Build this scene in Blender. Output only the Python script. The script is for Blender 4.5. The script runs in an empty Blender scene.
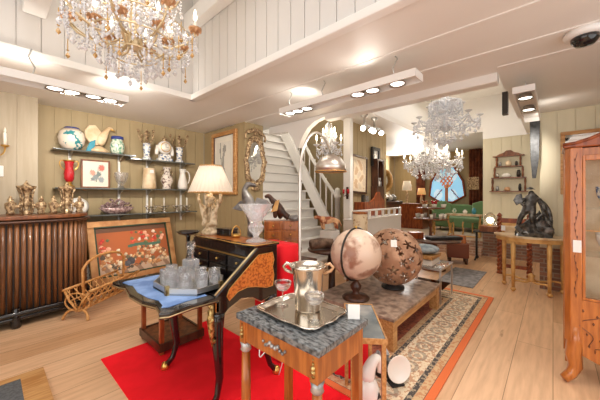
import bpy, bmesh, math, random
from mathutils import Vector, Matrix
PI = math.pi
C = bpy.context.scene.collection
SC = bpy.context.scene
random.seed(7)
def lin(c): return tuple((v/12.92 if v <= .04045 else ((v+.055)/1.055)**2.4) for v in c)
def rgb(r, g, b): return lin((r/255, g/255, b/255))

# ------------------------------------------------------------------ camera, world, light, exposure
cam = bpy.data.objects.new('camera', bpy.data.cameras.new('camera')); C.objects.link(cam)
cam.location = (0, 0, 1.4); cam.rotation_euler = (PI/2, 0, math.radians(42-90))
cam.data.sensor_width = 36; cam.data.lens = 281/600*36; cam.data.shift_y = -4.2/600
cam.data.clip_start = .05
SC.camera = cam
w = bpy.data.worlds.new('world'); SC.world = w; w.use_nodes = True
w.node_tree.nodes['Background'].inputs[0].default_value = (.93, .96, 1, 1)
w.node_tree.nodes['Background'].inputs[1].default_value = 0.4
SC.view_settings.view_transform = 'Standard'; SC.view_settings.look = 'None'
SC.view_settings.gamma = 1; SC.view_settings.use_curve_mapping = False
SC.view_settings.exposure = -0.6
def area(name, loc, rot, sx, sy, power, col=(1, 1, 1), spread=180):
    l = bpy.data.lights.new(name, 'AREA'); l.shape = 'RECTANGLE'; l.size = sx; l.size_y = sy; l.energy = power; l.color = col
    o = bpy.data.objects.new(name, l); C.objects.link(o); o.location = loc; o.rotation_euler = rot; l.spread = math.radians(spread); return o
area('shop_window_daylight', (-1.72, .6, 1.5), (0, -PI/2, 0), 2.2, 3.6, 95, (1, .98, .97))
area('side_window_daylight', (1.2, -1.72, 1.5), (PI/2, 0, 0), 3.6, 2.2, 75, (1, .97, .94))
area('skylight_daylight', (.1, 1.0, 4.14), (0, 0, 0), 3.0, 4.4, 75, (.97, .98, 1), 95)
area('lightwell_fill', (5.6, 1.35, 3.5), (0, 0, 0), 3.2, 1.5, 32, (1, .96, .9))  # fill light added below the closed well ceiling, brightens the upper chandelier
area('far_room_fill', (10.2, 3.9, 2.2), (0, PI/2, 0), 1.2, .9, 90, (1, .97, .93))  # fill light added to brighten the far room; no window is built here

# ------------------------------------------------------------------ materials
def mat(name, col, rough=.5, metal=0, trans=0, ior=1.45, col2=None, scale=8, stretch=(1, 1, 1), emit=0, ecol=None,
        bump=0, lo=.4, hi=.6, kind='noise', detail=5, coat=0, bscale=None, alpha=1, sheen=0):
    m = bpy.data.materials.new(name); m.use_nodes = True
    nt = m.node_tree; p = nt.nodes['Principled BSDF']
    p.inputs['Base Color'].default_value = (*col, 1); p.inputs['Roughness'].default_value = rough
    p.inputs['Metallic'].default_value = metal; p.inputs['Transmission Weight'].default_value = trans
    p.inputs['IOR'].default_value = ior; p.inputs['Coat Weight'].default_value = coat; p.inputs['Alpha'].default_value = alpha
    if sheen: p.inputs['Sheen Weight'].default_value = sheen
    if emit:
        p.inputs['Emission Color'].default_value = (*(ecol or col), 1); p.inputs['Emission Strength'].default_value = emit
    if col2 or bump:
        tc = nt.nodes.new('ShaderNodeTexCoord'); mp = nt.nodes.new('ShaderNodeMapping')
        mp.inputs['Scale'].default_value = stretch
        nt.links.new(tc.outputs['Object'], mp.inputs['Vector'])
        if kind == 'voronoi':
            t = nt.nodes.new('ShaderNodeTexVoronoi'); out = t.outputs['Distance']
        elif kind == 'wave':
            t = nt.nodes.new('ShaderNodeTexWave'); out = t.outputs['Fac']; t.inputs['Distortion'].default_value = 6; t.inputs['Detail'].default_value = 3
        else:
            t = nt.nodes.new('ShaderNodeTexNoise'); out = t.outputs['Fac']; t.inputs['Detail'].default_value = detail
        t.inputs['Scale'].default_value = scale
        nt.links.new(mp.outputs[0], t.inputs['Vector'])
        if col2:
            r = nt.nodes.new('ShaderNodeValToRGB'); r.color_ramp.elements[0].position = lo; r.color_ramp.elements[1].position = hi
            r.color_ramp.elements[0].color = (*col, 1); r.color_ramp.elements[1].color = (*col2, 1)
            nt.links.new(out, r.inputs[0]); nt.links.new(r.outputs[0], p.inputs['Base Color'])
        if bump:
            b = nt.nodes.new('ShaderNodeBump'); b.inputs['Strength'].default_value = bump; b.inputs['Distance'].default_value = .01
            nt.links.new(out, b.inputs['Height']); nt.links.new(b.outputs[0], p.inputs['Normal'])
    return m
def paint_mat(name, rough=.6, emit=0):
    m = bpy.data.materials.new(name); m.use_nodes = True; nt = m.node_tree; p = nt.nodes['Principled BSDF']
    a = nt.nodes.new('ShaderNodeAttribute'); a.attribute_name = 'paint'
    nt.links.new(a.outputs['Color'], p.inputs['Base Color']); p.inputs['Roughness'].default_value = rough
    if emit:
        nt.links.new(a.outputs['Color'], p.inputs['Emission Color']); p.inputs['Emission Strength'].default_value = emit
    return m
M = {}
M['olive'] = mat('olive_panelling', rgb(172, 152, 114), .55, col2=rgb(168, 148, 110), scale=3, stretch=(6, 6, .5))
M['beige'] = mat('beige_panelling', rgb(214, 204, 176), .55, col2=rgb(211, 201, 172), scale=3, stretch=(6, 6, .5))
M['taupe'] = mat('taupe_panelling', rgb(186, 172, 148), .55, col2=rgb(178, 163, 138), scale=3, stretch=(6, 6, .5))
M['ceil'] = mat('cream_ceiling_paint', rgb(234, 229, 222), .45)
M['white'] = mat('white_paint', rgb(240, 237, 232), .45)
M['shaftwhite'] = mat('cool_white_boarding', rgb(222, 219, 215), .5)
M['whitegloss'] = mat('white_gloss_paint', rgb(238, 234, 228), .25)
M['oak'] = mat('light_oak', rgb(201, 152, 96), .4, col2=rgb(176, 122, 68), scale=6, stretch=(1, 8, 8))
M['honey'] = mat('honey_wood', rgb(182, 106, 44), .32, col2=rgb(146, 78, 28), scale=5, stretch=(6, 6, .8), coat=.4)
M['vitrine'] = mat('orange_veneer', rgb(202, 122, 54), .28, col2=rgb(158, 84, 32), scale=7, stretch=(6, 6, .7), coat=.5, lo=.32, hi=.74)
M['brown'] = mat('brown_wood', rgb(138, 82, 46), .4, col2=rgb(104, 58, 30), scale=6, stretch=(4, 4, 1), coat=.2)
M['darkwood'] = mat('dark_wood', rgb(84, 50, 32), .4, col2=rgb(58, 33, 20), scale=6, stretch=(4, 4, 1), coat=.2)
M['walnut'] = mat('reddish_wood', rgb(158, 80, 38), .35, col2=rgb(120, 54, 24), scale=6, stretch=(4, 4, 1), coat=.3)
M['black'] = mat('black_lacquer', rgb(26, 22, 22), .12, coat=.6)
M['blackmat'] = mat('black_iron', rgb(38, 35, 34), .5)
M['bronze'] = mat('dark_bronze', rgb(74, 72, 70), .34, .6, col2=rgb(150, 148, 144), scale=12, lo=.45, hi=.75)
M['pewter'] = mat('pewter', rgb(128, 126, 124), .36, .5, col2=rgb(186, 184, 180), scale=12)
M['darkpewter'] = mat('dark_pewter', rgb(104, 100, 98), .4, .4, col2=rgb(150, 146, 142), scale=9)
M['gold'] = mat('gilt', rgb(214, 170, 92), .28, .9)
M['palegold'] = mat('pale_gilt', rgb(226, 206, 168), .3, .7)
M['giltwood'] = mat('giltwood', rgb(222, 178, 112), .42, .2, col2=rgb(200, 150, 88), scale=9)
M['oldgilt'] = mat('antique_gilt', rgb(206, 178, 138), .4, .35, col2=rgb(112, 84, 58), scale=34, bump=.3)
M['ormolu'] = mat('ormolu', rgb(208, 180, 118), .35, .8, col2=rgb(120, 88, 44), scale=45, bump=.6)
M['oldbrass'] = mat('old_brass', rgb(190, 168, 128), .3, .8)
M['silver'] = mat('silver', rgb(206, 198, 186), .17, 1)
M['chrome'] = mat('brushed_steel', rgb(222, 216, 208), .34, .9)
M['steel'] = mat('satin_aluminium', rgb(196, 194, 190), .35, .9)
M['iron'] = mat('dark_iron', rgb(62, 56, 50), .4, .6)
def glassmat(name, col, rough=.02, ior=1.5, clear=.45, tr=1):
    m = bpy.data.materials.new(name); m.use_nodes = True; nt = m.node_tree
    p = nt.nodes['Principled BSDF']; p.inputs['Base Color'].default_value = (*col, 1); p.inputs['Roughness'].default_value = rough
    p.inputs['Transmission Weight'].default_value = tr; p.inputs['IOR'].default_value = ior
    t = nt.nodes.new('ShaderNodeBsdfTransparent'); t.inputs[0].default_value = (*[min(1, c*1.0) for c in col], 1)
    x = nt.nodes.new('ShaderNodeMixShader'); x.inputs[0].default_value = clear
    o = nt.nodes['Material Output']
    nt.links.new(p.outputs[0], x.inputs[1]); nt.links.new(t.outputs[0], x.inputs[2]); nt.links.new(x.outputs[0], o.inputs['Surface'])
    return m
M['glass'] = glassmat('clear_glass', (.97, .98, .98), .01, 1.45, .55)
M['crystal'] = glassmat('cut_crystal', (.98, .98, .99), .05, 1.48, .55, .9)
M['drop'] = mat('crystal_drop', rgb(250, 250, 253), .08, .0, .3, 1.6)
M['crystalarm'] = mat('glass_arms', rgb(240, 244, 250), .08, .2, .2, 1.5)
M['amber'] = mat('amber_crystal', rgb(226, 184, 118), .1, .1, .35, 1.5)
M['rosette'] = mat('copper_rosette', rgb(206, 160, 120), .3, .4)
M['frosted'] = glassmat('sparkling_cut_crystal', (.98, .98, .99), .1, 1.47, .38, .66)
M['coupeglass'] = glassmat('thin_stemware', (.98, .98, .99), .03, 1.45, .35)
M['pane'] = glassmat('window_pane', (.97, .98, .98), .0, 1.05, .85)
M['shelfglass'] = mat('smoked_shelf', rgb(96, 100, 96), .12, .1)
M['mirror'] = mat('mirror', rgb(226, 226, 222), .03, 1)
M['flame'] = mat('bulb_glow', rgb(255, 236, 206), .4, emit=14, ecol=(1, .84, .6))
M['spotglow'] = mat('spot_lens_glow', (1, .96, .9), .4, emit=16, ecol=(1, .93, .82))
M['candle'] = mat('white_candle', rgb(244, 238, 224), .5)
M['red'] = mat('red_carpet', rgb(250, 10, 30), .95, col2=rgb(240, 6, 22), scale=5)
M['redcloth'] = mat('red_velvet', rgb(222, 10, 26), .85)
M['blue'] = mat('blue_leather', rgb(136, 168, 216), .45, col2=rgb(98, 132, 186), scale=9)
M['marble_grey'] = mat('grey_marble', rgb(126, 128, 128), .16, col2=rgb(54, 56, 58), scale=46, stretch=(1.6, .7, 1), detail=12, lo=.4, hi=.64)
M['stone'] = mat('brown_stone_slab', rgb(176, 152, 132), .3, col2=rgb(112, 92, 80), scale=13, detail=9, lo=.4, hi=.65)
M['marble_cream'] = mat('cream_marble', rgb(226, 204, 170), .3, col2=rgb(196, 162, 122), scale=9)
M['marquetry'] = mat('floral_marquetry', rgb(216, 126, 54), .25, col2=rgb(160, 80, 38), scale=58, lo=.46, hi=.62, coat=.5, detail=3)
M['bamboo'] = mat('dark_bamboo', rgb(158, 104, 64), .3, col2=rgb(84, 52, 32), scale=5, stretch=(6, 6, .3), coat=.3, lo=.3, hi=.7)
M['wicker'] = mat('honey_cane', rgb(222, 166, 102), .45, col2=rgb(190, 130, 70), scale=20)
M['copper'] = mat('pierced_copper', rgb(196, 154, 124), .5, .25, col2=rgb(162, 120, 92), scale=7)
M['globe'] = mat('parchment_globe', rgb(222, 196, 174), .35, col2=rgb(160, 118, 96), scale=6, lo=.5, hi=.62, detail=12, coat=.15)
M['porcelain'] = mat('white_porcelain', rgb(238, 232, 222), .2, coat=.4)
M['bluewhite'] = mat('blue_white_porcelain', rgb(236, 232, 222), .2, col2=rgb(80, 112, 160), scale=26, lo=.5, hi=.62, coat=.4)
M['greenjar'] = mat('green_white_glaze', rgb(222, 226, 208), .25, col2=rgb(100, 158, 128), scale=34, lo=.46, hi=.58, coat=.4)
M['fishvase'] = mat('fish_glaze', rgb(232, 218, 200), .25, col2=rgb(54, 136, 142), scale=9, lo=.58, hi=.62, coat=.4, detail=3)
M['cobalt'] = mat('cobalt_glaze', rgb(48, 62, 130), .2, coat=.4)
M['teal'] = mat('teal_glaze', rgb(58, 140, 160), .25, coat=.4)
M['creamglaze'] = mat('cream_glaze', rgb(228, 206, 172), .3, col2=rgb(206, 176, 136), scale=7)
M['redglass'] = mat('ruby_glaze', rgb(186, 32, 40), .15, coat=.5)
M['pinkcrystal'] = mat('rose_crystal', rgb(196, 170, 166), .25, .2, col2=rgb(126, 100, 98), scale=30)
M['figvase'] = mat('figured_glaze', rgb(228, 216, 202), .25, col2=rgb(118, 90, 80), scale=22, lo=.5, hi=.6)
M['shade'] = mat('cream_pleated_silk', rgb(246, 232, 208), .7, emit=.28, ecol=rgb(255, 240, 220))
M['orangeshade'] = mat('orange_shade', rgb(236, 182, 120), .7, emit=.6, ecol=rgb(255, 190, 120))
M['alabaster'] = mat('alabaster', rgb(216, 194, 160), .35, col2=rgb(160, 134, 100), scale=22)
M['price'] = mat('white_card', rgb(240, 238, 234), .6)
M['greyfab'] = mat('blue_grey_fabric', rgb(154, 164, 168), .85, col2=rgb(122, 134, 142), scale=16)
M['leather'] = mat('brown_leather', rgb(120, 62, 38), .4, coat=.2)
M['green'] = mat('green_velvet', rgb(112, 148, 104), .8, sheen=.2)
M['curtain'] = mat('brown_curtain', rgb(132, 72, 46), .8, col2=rgb(96, 48, 30), scale=7)
M['cow'] = mat('tan_spotted', rgb(226, 176, 128), .5, col2=rgb(160, 84, 48), scale=12, lo=.45, hi=.55)
M['log'] = mat('driftwood', rgb(132, 108, 88), .7, col2=rgb(84, 64, 50), scale=14)
M['pierced'] = mat('speckled_cream_glaze', rgb(240, 216, 178), .4, col2=rgb(186, 134, 84), scale=16, lo=.56, hi=.64)
M['greymat'] = mat('grey_doormat', rgb(98, 98, 98), .95, col2=rgb(82, 82, 82), scale=60)
M['greyrug'] = mat('grey_rug', rgb(150, 146, 144), .95, col2=rgb(120, 116, 116), scale=12)
M['plastic'] = mat('white_plastic', rgb(236, 234, 230), .35)
M['greymirror'] = mat('silvered_glass', rgb(176, 186, 190), .1, .6, col2=rgb(140, 150, 156), scale=6)
M['smoke'] = mat('smoked_dome', rgb(30, 30, 32), .08, coat=.5)
M['paint'] = paint_mat('painted_canvas', .55)
M['stained'] = paint_mat('lit_stained_glass', .2, .9)
M['foil'] = mat('dark_foil', rgb(70, 70, 70), .4, .3, col2=rgb(46, 46, 46), scale=22)
# floor boards
def floor_mat():
    m = bpy.data.materials.new('oak_floorboards'); m.use_nodes = True; nt = m.node_tree; p = nt.nodes['Principled BSDF']
    tc = nt.nodes.new('ShaderNodeTexCoord'); N = nt.nodes.new; L = nt.links.new
    b = N('ShaderNodeTexBrick'); b.offset = .37; b.inputs['Scale'].default_value = 1
    b.inputs['Brick Width'].default_value = 2.1; b.inputs['Row Height'].default_value = .26; b.inputs['Mortar Size'].default_value = .0025
    b.inputs['Color1'].default_value = (*rgb(232, 190, 150), 1); b.inputs['Color2'].default_value = (*rgb(206, 160, 118), 1)
    b.inputs['Mortar'].default_value = (*rgb(158, 116, 80), 1); b.inputs['Mortar Smooth'].default_value = .2
    L(tc.outputs['Object'], b.inputs['Vector'])
    mp = N('ShaderNodeMapping'); mp.inputs['Scale'].default_value = (.9, 9, 1); L(tc.outputs['Object'], mp.inputs['Vector'])
    n = N('ShaderNodeTexNoise'); n.inputs['Scale'].default_value = 3; n.inputs['Detail'].default_value = 8; L(mp.outputs[0], n.inputs['Vector'])
    r = N('ShaderNodeValToRGB'); r.color_ramp.elements[0].position = .3; r.color_ramp.elements[0].color = (.62, .55, .48, 1)
    r.color_ramp.elements[1].position = .62; r.color_ramp.elements[1].color = (1, 1, 1, 1); L(n.outputs['Fac'], r.inputs[0])
    x = N('ShaderNodeMix'); x.data_type = 'RGBA'; x.blend_type = 'MULTIPLY'; x.inputs[0].default_value = .5
    L(b.outputs['Color'], x.inputs[6]); L(r.outputs[0], x.inputs[7])
    mp2 = N('ShaderNodeMapping'); mp2.inputs['Scale'].default_value = (1.6, 5.5, 1); L(tc.outputs['Object'], mp2.inputs['Vector'])
    k = N('ShaderNodeTexNoise'); k.inputs['Scale'].default_value = 1.5; k.inputs['Detail'].default_value = 4; L(mp2.outputs[0], k.inputs['Vector'])
    kr = N('ShaderNodeValToRGB'); kr.color_ramp.elements[0].position = .69; kr.color_ramp.elements[0].color = (1, 1, 1, 1)
    kr.color_ramp.elements[1].position = .76; kr.color_ramp.elements[1].color = (.4, .28, .2, 1); L(k.outputs['Fac'], kr.inputs[0])
    y = N('ShaderNodeMix'); y.data_type = 'RGBA'; y.blend_type = 'MULTIPLY'; y.inputs[0].default_value = .8
    L(x.outputs[2], y.inputs[6]); L(kr.outputs[0], y.inputs[7]); L(y.outputs[2], p.inputs['Base Color'])
    p.inputs['Roughness'].default_value = .36
    return m
M['floor'] = floor_mat()
def brick_mat(name, c1, c2, mo, axis):
    m = bpy.data.materials.new(name); m.use_nodes = True; nt = m.node_tree; p = nt.nodes['Principled BSDF']; N = nt.nodes.new; L = nt.links.new
    tc = N('ShaderNodeTexCoord'); s = N('ShaderNodeSeparateXYZ'); c = N('ShaderNodeCombineXYZ'); L(tc.outputs['Object'], s.inputs[0])
    L(s.outputs[axis], c.inputs[0]); L(s.outputs[2], c.inputs[1])
    b = N('ShaderNodeTexBrick'); b.inputs['Scale'].default_value = 1; b.inputs['Brick Width'].default_value = .2; b.inputs['Row Height'].default_value = .065
    b.inputs['Mortar Size'].default_value = .008; b.inputs['Color1'].default_value = (*c1, 1); b.inputs['Color2'].default_value = (*c2, 1); b.inputs['Mortar'].default_value = (*mo, 1)
    L(c.outputs[0], b.inputs['Vector']); L(b.outputs['Color'], p.inputs['Base Color']); p.inputs['Roughness'].default_value = .8
    bp = N('ShaderNodeBump'); bp.inputs['Strength'].default_value = .6; bp.inputs['Distance'].default_value = .01; bp.invert = True
    L(b.outputs['Fac'], bp.inputs['Height']); L(bp.outputs[0], p.inputs['Normal'])
    return m
M['brick'] = brick_mat('old_brick', rgb(150, 106, 84), rgb(112, 84, 70), rgb(150, 134, 118), 1)
M['stepbrick'] = brick_mat('pale_brick', rgb(196, 160, 134), rgb(172, 132, 108), rgb(206, 186, 166), 1)

def rug_mat(x0, x1, y0, y1):
    m = bpy.data.materials.new('oriental_rug'); m.use_nodes = True; nt = m.node_tree; p = nt.nodes['Principled BSDF']; N = nt.nodes.new; L = nt.links.new
    tc = N('ShaderNodeTexCoord'); s = N('ShaderNodeSeparateXYZ'); L(tc.outputs['Object'], s.inputs[0])
    def mth(op, a, b):
        n = N('ShaderNodeMath'); n.operation = op
        for i, v in enumerate((a, b)):
            if isinstance(v, (int, float)): n.inputs[i].default_value = v
            else: L(v, n.inputs[i])
        return n.outputs[0]
    d = mth('MINIMUM', mth('MINIMUM', mth('SUBTRACT', s.outputs[0], x0), mth('SUBTRACT', x1, s.outputs[0])),
            mth('MINIMUM', mth('SUBTRACT', s.outputs[1], y0), mth('SUBTRACT', y1, s.outputs[1])))
    def ramp(stops):
        r = N('ShaderNodeValToRGB'); r.color_ramp.interpolation = 'CONSTANT'
        e = r.color_ramp.elements
        e[0].position = stops[0][0]; e[0].color = (*stops[0][1], 1); e[1].position = stops[1][0]; e[1].color = (*stops[1][1], 1)
        for q, c in stops[2:]:
            n = e.new(q); n.color = (*c, 1)
        L(d, r.inputs[0]); return r.outputs[0]
    orange, beige, dark, cream, redf = rgb(222, 112, 60), rgb(206, 172, 130), rgb(78, 70, 66), rgb(226, 206, 174), rgb(168, 92, 62)
    base = ramp([(0, orange), (.052, dark), (.058, beige), (.115, dark), (.155, cream), (.4, dark), (.44, beige), (.5, redf)])
    alt = ramp([(0, orange), (.052, dark), (.058, rgb(188, 120, 78)), (.115, rgb(190, 170, 140)), (.155, rgb(180, 116, 76)), (.4, rgb(190, 166, 136)), (.44, rgb(176, 116, 78)), (.5, rgb(112, 62, 50))])
    alt2 = ramp([(0, orange), (.052, dark), (.058, beige), (.115, dark), (.155, rgb(112, 104, 98)), (.4, dark), (.44, rgb(140, 100, 76)), (.5, rgb(206, 168, 126))])
    v = N('ShaderNodeTexVoronoi'); v.inputs['Scale'].default_value = 24; L(tc.outputs['Object'], v.inputs['Vector'])
    ns = N('ShaderNodeTexNoise'); ns.inputs['Scale'].default_value = 42; ns.inputs['Detail'].default_value = 4; L(tc.outputs['Object'], ns.inputs['Vector'])
    f1 = mth('MULTIPLY', mth('GREATER_THAN', ns.outputs['Fac'], .53), .7)
    # medallions every 0.24 m along the border
    def cell(ax, off):
        q = mth('MULTIPLY', mth('ADD', s.outputs[ax], off), 1/.2)
        return mth('SUBTRACT', mth('FRACT', q, 0), .5)
    cx = cell(0, .0); cy = mth('MULTIPLY', mth('SUBTRACT', d, .278), 1/.17)
    rr = mth('SQRT', mth('ADD', mth('MULTIPLY', cx, cx), mth('MULTIPLY', cy, cy)), 0)
    ring = mth('LESS_THAN', mth('ABSOLUTE', mth('SUBTRACT', rr, .36), 0), .09)
    core = mth('LESS_THAN', rr, .16)
    f2 = mth('MAXIMUM', ring, core)
    f3 = mth('LESS_THAN', v.outputs['Distance'], .22)
    x = N('ShaderNodeMix'); x.data_type = 'RGBA'; L(f1, x.inputs[0]); L(base, x.inputs[6]); L(alt, x.inputs[7])
    y = N('ShaderNodeMix'); y.data_type = 'RGBA'; L(mth('MULTIPLY', mth('MAXIMUM', f2, mth('MULTIPLY', f3, .5)), .5), y.inputs[0]); L(x.outputs[2], y.inputs[6]); L(alt2, y.inputs[7])
    L(y.outputs[2], p.inputs['Base Color']); p.inputs['Roughness'].default_value = .95
    return m

# ------------------------------------------------------------------ mesh helpers
class MB:
    def __init__(s): s.v = []; s.f = []; s.sm = []
    def add(s, vs, fs, smooth=False, mtx=None):
        k = len(s.v)
        s.v += [tuple(mtx @ Vector(q)) if mtx else tuple(q) for q in vs]
        s.f += [tuple(i+k for i in f) for f in fs]; s.sm += [smooth]*len(fs); return s
    def box(s, x0, x1, y0, y1, z0, z1, mtx=None):
        vs = [(x, y, z) for x in (x0, x1) for y in (y0, y1) for z in (z0, z1)]
        return s.add(vs, [(0, 1, 3, 2), (4, 6, 7, 5), (0, 4, 5, 1), (2, 3, 7, 6), (0, 2, 6, 4), (1, 5, 7, 3)], False, mtx)
    def cbox(s, c, d, mtx=None):
        return s.box(c[0]-d[0]/2, c[0]+d[0]/2, c[1]-d[1]/2, c[1]+d[1]/2, c[2]-d[2]/2, c[2]+d[2]/2, mtx)
    def lathe(s, prof, c=(0, 0, 0), n=20, ripple=0, nr=0, mtx=None, smooth=True, sq=1):
        vs = []; fs = []
        for (r, z) in prof:
            for i in range(n):
                a = 2*PI*i/n; q = max(r, .0005)*(1+(ripple*math.cos(nr*a) if nr else 0))
                vs.append((c[0]+q*math.cos(a), c[1]+q*sq*math.sin(a), c[2]+z))
        m = len(prof)
        for j in range(m-1):
            for i in range(n): fs.append((j*n+i, j*n+(i+1) % n, (j+1)*n+(i+1) % n, (j+1)*n+i))
        if prof[0] != prof[-1]:
            fs.append(tuple(range(n-1, -1, -1))); fs.append(tuple((m-1)*n+i for i in range(n)))
        return s.add(vs, fs, smooth, mtx)
    def tube(s, pts, r, n=8, closed=False, flat=None):
        P = [Vector(p) for p in pts]; m = len(P); vs = []; fs = []
        R = r if isinstance(r, (list, tuple)) else [r]*m
        ref = None
        for i in range(m):
            a = P[i-1] if (i > 0 or closed) else P[i]; b = P[(i+1) % m] if (i < m-1 or closed) else P[i]
            t = (b-a); t = t.normalized() if t.length > 1e-9 else Vector((0, 0, 1))
            if ref is None: ref = t.orthogonal().normalized()
            u = ref - t*ref.dot(t)
            u = u.normalized() if u.length > 1e-6 else t.orthogonal().normalized()
            ref = u; w_ = t.cross(u)
            for k in range(n):
                an = 2*PI*k/n; vs.append(P[i]+(u*math.cos(an)+w_*math.sin(an))*R[i])
        for i in range(m if closed else m-1):
            for k in range(n): fs.append((i*n+k, i*n+(k+1) % n, ((i+1) % m)*n+(k+1) % n, ((i+1) % m)*n+k))
        if not closed: fs.append(tuple(range(n-1, -1, -1))); fs.append(tuple((m-1)*n+k for k in range(n)))
        return s.add(vs, fs, True)
    def ball(s, c, r, n=12, m=8, sc=(1, 1, 1), mtx=None):
        vs = [(c[0], c[1], c[2]+r*sc[2])]; fs = []
        for j in range(1, m):
            th = PI*j/m
            for i in range(n):
                a = 2*PI*i/n; vs.append((c[0]+r*sc[0]*math.sin(th)*math.cos(a), c[1]+r*sc[1]*math.sin(th)*math.sin(a), c[2]+r*sc[2]*math.cos(th)))
        vs.append((c[0], c[1], c[2]-r*sc[2])); e = len(vs)-1
        for i in range(n):
            fs.append((0, 1+i, 1+(i+1) % n)); fs.append((e, 1+(m-2)*n+(i+1) % n, 1+(m-2)*n+i))
        for j in range(m-2):
            for i in range(n): fs.append((1+j*n+i, 1+(j+1)*n+i, 1+(j+1)*n+(i+1) % n, 1+j*n+(i+1) % n))
        return s.add(vs, fs, True, mtx)
    def prism(s, poly, z0, z1, mtx=None, smooth=False):
        n = len(poly); vs = [(x, y, z0) for x, y in poly]+[(x, y, z1) for x, y in poly]
        fs = [tuple(range(n-1, -1, -1)), tuple(range(n, 2*n))]+[(i, (i+1) % n, n+(i+1) % n, n+i) for i in range(n)]
        return s.add(vs, fs, smooth, mtx)
    def oct(s, c, r, h):
        vs = [(c[0], c[1], c[2]+h), (c[0], c[1], c[2]-h)]+[(c[0]+r*math.cos(a), c[1]+r*math.sin(a), c[2]) for a in (0, PI/2, PI, 1.5*PI)]
        return s.add(vs, [(0, 2, 3), (0, 3, 4), (0, 4, 5), (0, 5, 2), (1, 3, 2), (1, 4, 3), (1, 5, 4), (1, 2, 5)])
    def build(s, name, m, parent=None, bev=0, label=None, loc=None, rot=None, stuff=False):
        me = bpy.data.meshes.new(name); me.from_pydata(s.v, [], s.f); me.update()
        me.polygons.foreach_set('use_smooth', s.sm)
        bm = bmesh.new(); bm.from_mesh(me); bmesh.ops.recalc_face_normals(bm, faces=bm.faces); bm.to_mesh(me); bm.free()
        me.materials.append(m); o = bpy.data.objects.new(name, me); C.objects.link(o)
        if parent: o.parent = parent
        if bev:
            b = o.modifiers.new('bevel', 'BEVEL'); b.width = bev; b.segments = 2; b.limit_method = 'ANGLE'
        if label: o['label'] = label
        if loc: o.location = loc
        if rot: o.rotation_euler = rot
        if stuff: o['kind'] = 'stuff'
        return o
XZ = Matrix(((1, 0, 0, 0), (0, 0, 1, 0), (0, 1, 0, 0), (0, 0, 0, 1)))   # prism poly (x,z) extruded along y
YZ = Matrix(((0, 0, 1, 0), (1, 0, 0, 0), (0, 1, 0, 0), (0, 0, 0, 1)))   # prism poly (y,z) extruded along x
def B(*a): return MB().box(*a)
def LT(prof, c=(0, 0, 0), n=20, **k): return MB().lathe(prof, c, n, **k)
def thing(name, label, cat, loc=(0, 0, 0), rz=0, group=None):
    o = bpy.data.objects.new(name, None); C.objects.link(o); o.location = loc; o.rotation_euler = (0, 0, rz); o.empty_display_size = .1
    o['label'] = label; o['category'] = cat
    if group: o['group'] = group
    return o
def tag(o, label, cat, group=None, loc=None, rz=None):
    o['label'] = label; o['category'] = cat
    if group: o['group'] = group
    if loc: o.location = loc
    if rz is not None: o.rotation_euler = (0, 0, rz)
    return o
def struct(name, mb, m, bev=0):
    o = mb.build(name, m, None, bev); o['kind'] = 'structure'; return o
def dup(o, parent=None):
    c = o.copy(); C.objects.link(c); c.parent = parent
    for ch in list(o.children): dup(ch, c)
    return c
def place(o, loc, rz=None, label=None):
    c = dup(o); c.location = loc
    if rz is not None: c.rotation_euler = (0, 0, rz)
    if label: c['label'] = label
    return c
def skin(name, verts, edges, m, parent=None, sub=2, loc=None):
    me = bpy.data.meshes.new(name); me.from_pydata([v[:3] for v in verts], edges, []); me.update()
    o = bpy.data.objects.new(name, me); C.objects.link(o); me.materials.append(m)
    s = o.modifiers.new('skin', 'SKIN'); s.use_smooth_shade = True
    if not me.skin_vertices: me.attributes  # layer is made by the modifier
    for i, v in enumerate(verts):
        d = me.skin_vertices[0].data[i]; r = v[3]; d.radius = (r, r) if not isinstance(r, tuple) else r; d.use_root = (i == 0)
    u = o.modifiers.new('sub', 'SUBSURF'); u.levels = sub; u.render_levels = sub
    if parent: o.parent = parent
    if loc: o.location = loc
    return o
def canvas(name, w_, h_, nx, ny, fn, m, parent, z0=0, y=0, x0=None):
    x0 = -w_/2 if x0 is None else x0
    vs = [(x0+w_*i/nx, y, z0+h_*j/ny) for j in range(ny+1) for i in range(nx+1)]
    fs = [(j*(nx+1)+i, j*(nx+1)+i+1, (j+1)*(nx+1)+i+1, (j+1)*(nx+1)+i) for j in range(ny) for i in range(nx)]
    me = bpy.data.meshes.new(name); me.from_pydata(vs, [], fs); me.update()
    at = me.color_attributes.new('paint', 'FLOAT_COLOR', 'CORNER'); k = 0
    for j in range(ny):
        for i in range(nx):
            c = fn((i+.5)/nx, (j+.5)/ny)
            for q in range(4): at.data[k].color = (*rgb(*c), 1); k += 1
    me.materials.append(m); o = bpy.data.objects.new(name, me); C.objects.link(o); o.parent = parent
    return o
def frame_mb(w_, h_, t, d, z0=0):
    mb = MB()
    mb.box(-w_/2, w_/2, -d, 0, z0, z0+t).box(-w_/2, w_/2, -d, 0, z0+h_-t, z0+h_)
    mb.box(-w_/2, -w_/2+t, -d, 0, z0+t, z0+h_-t).box(w_/2-t, w_/2, -d, 0, z0+t, z0+h_-t)
    return mb
def bez(p0, p1, p2, p3, n=12):
    out = []
    for i in range(n+1):
        t = i/n; a = (1-t)**3; b = 3*(1-t)**2*t; c = 3*(1-t)*t*t; d = t**3
        out.append(tuple(a*p0[k]+b*p1[k]+c*p2[k]+d*p3[k] for k in range(3)))
    return out
def point(name, loc, power, col=(1, .85, .66), r=.05, parent=None):
    l = bpy.data.lights.new(name, 'POINT'); l.energy = power; l.color = col; l.shadow_soft_size = r
    o = bpy.data.objects.new(name, l); C.objects.link(o); o.location = loc
    if parent: o.parent = parent
    return o
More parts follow.
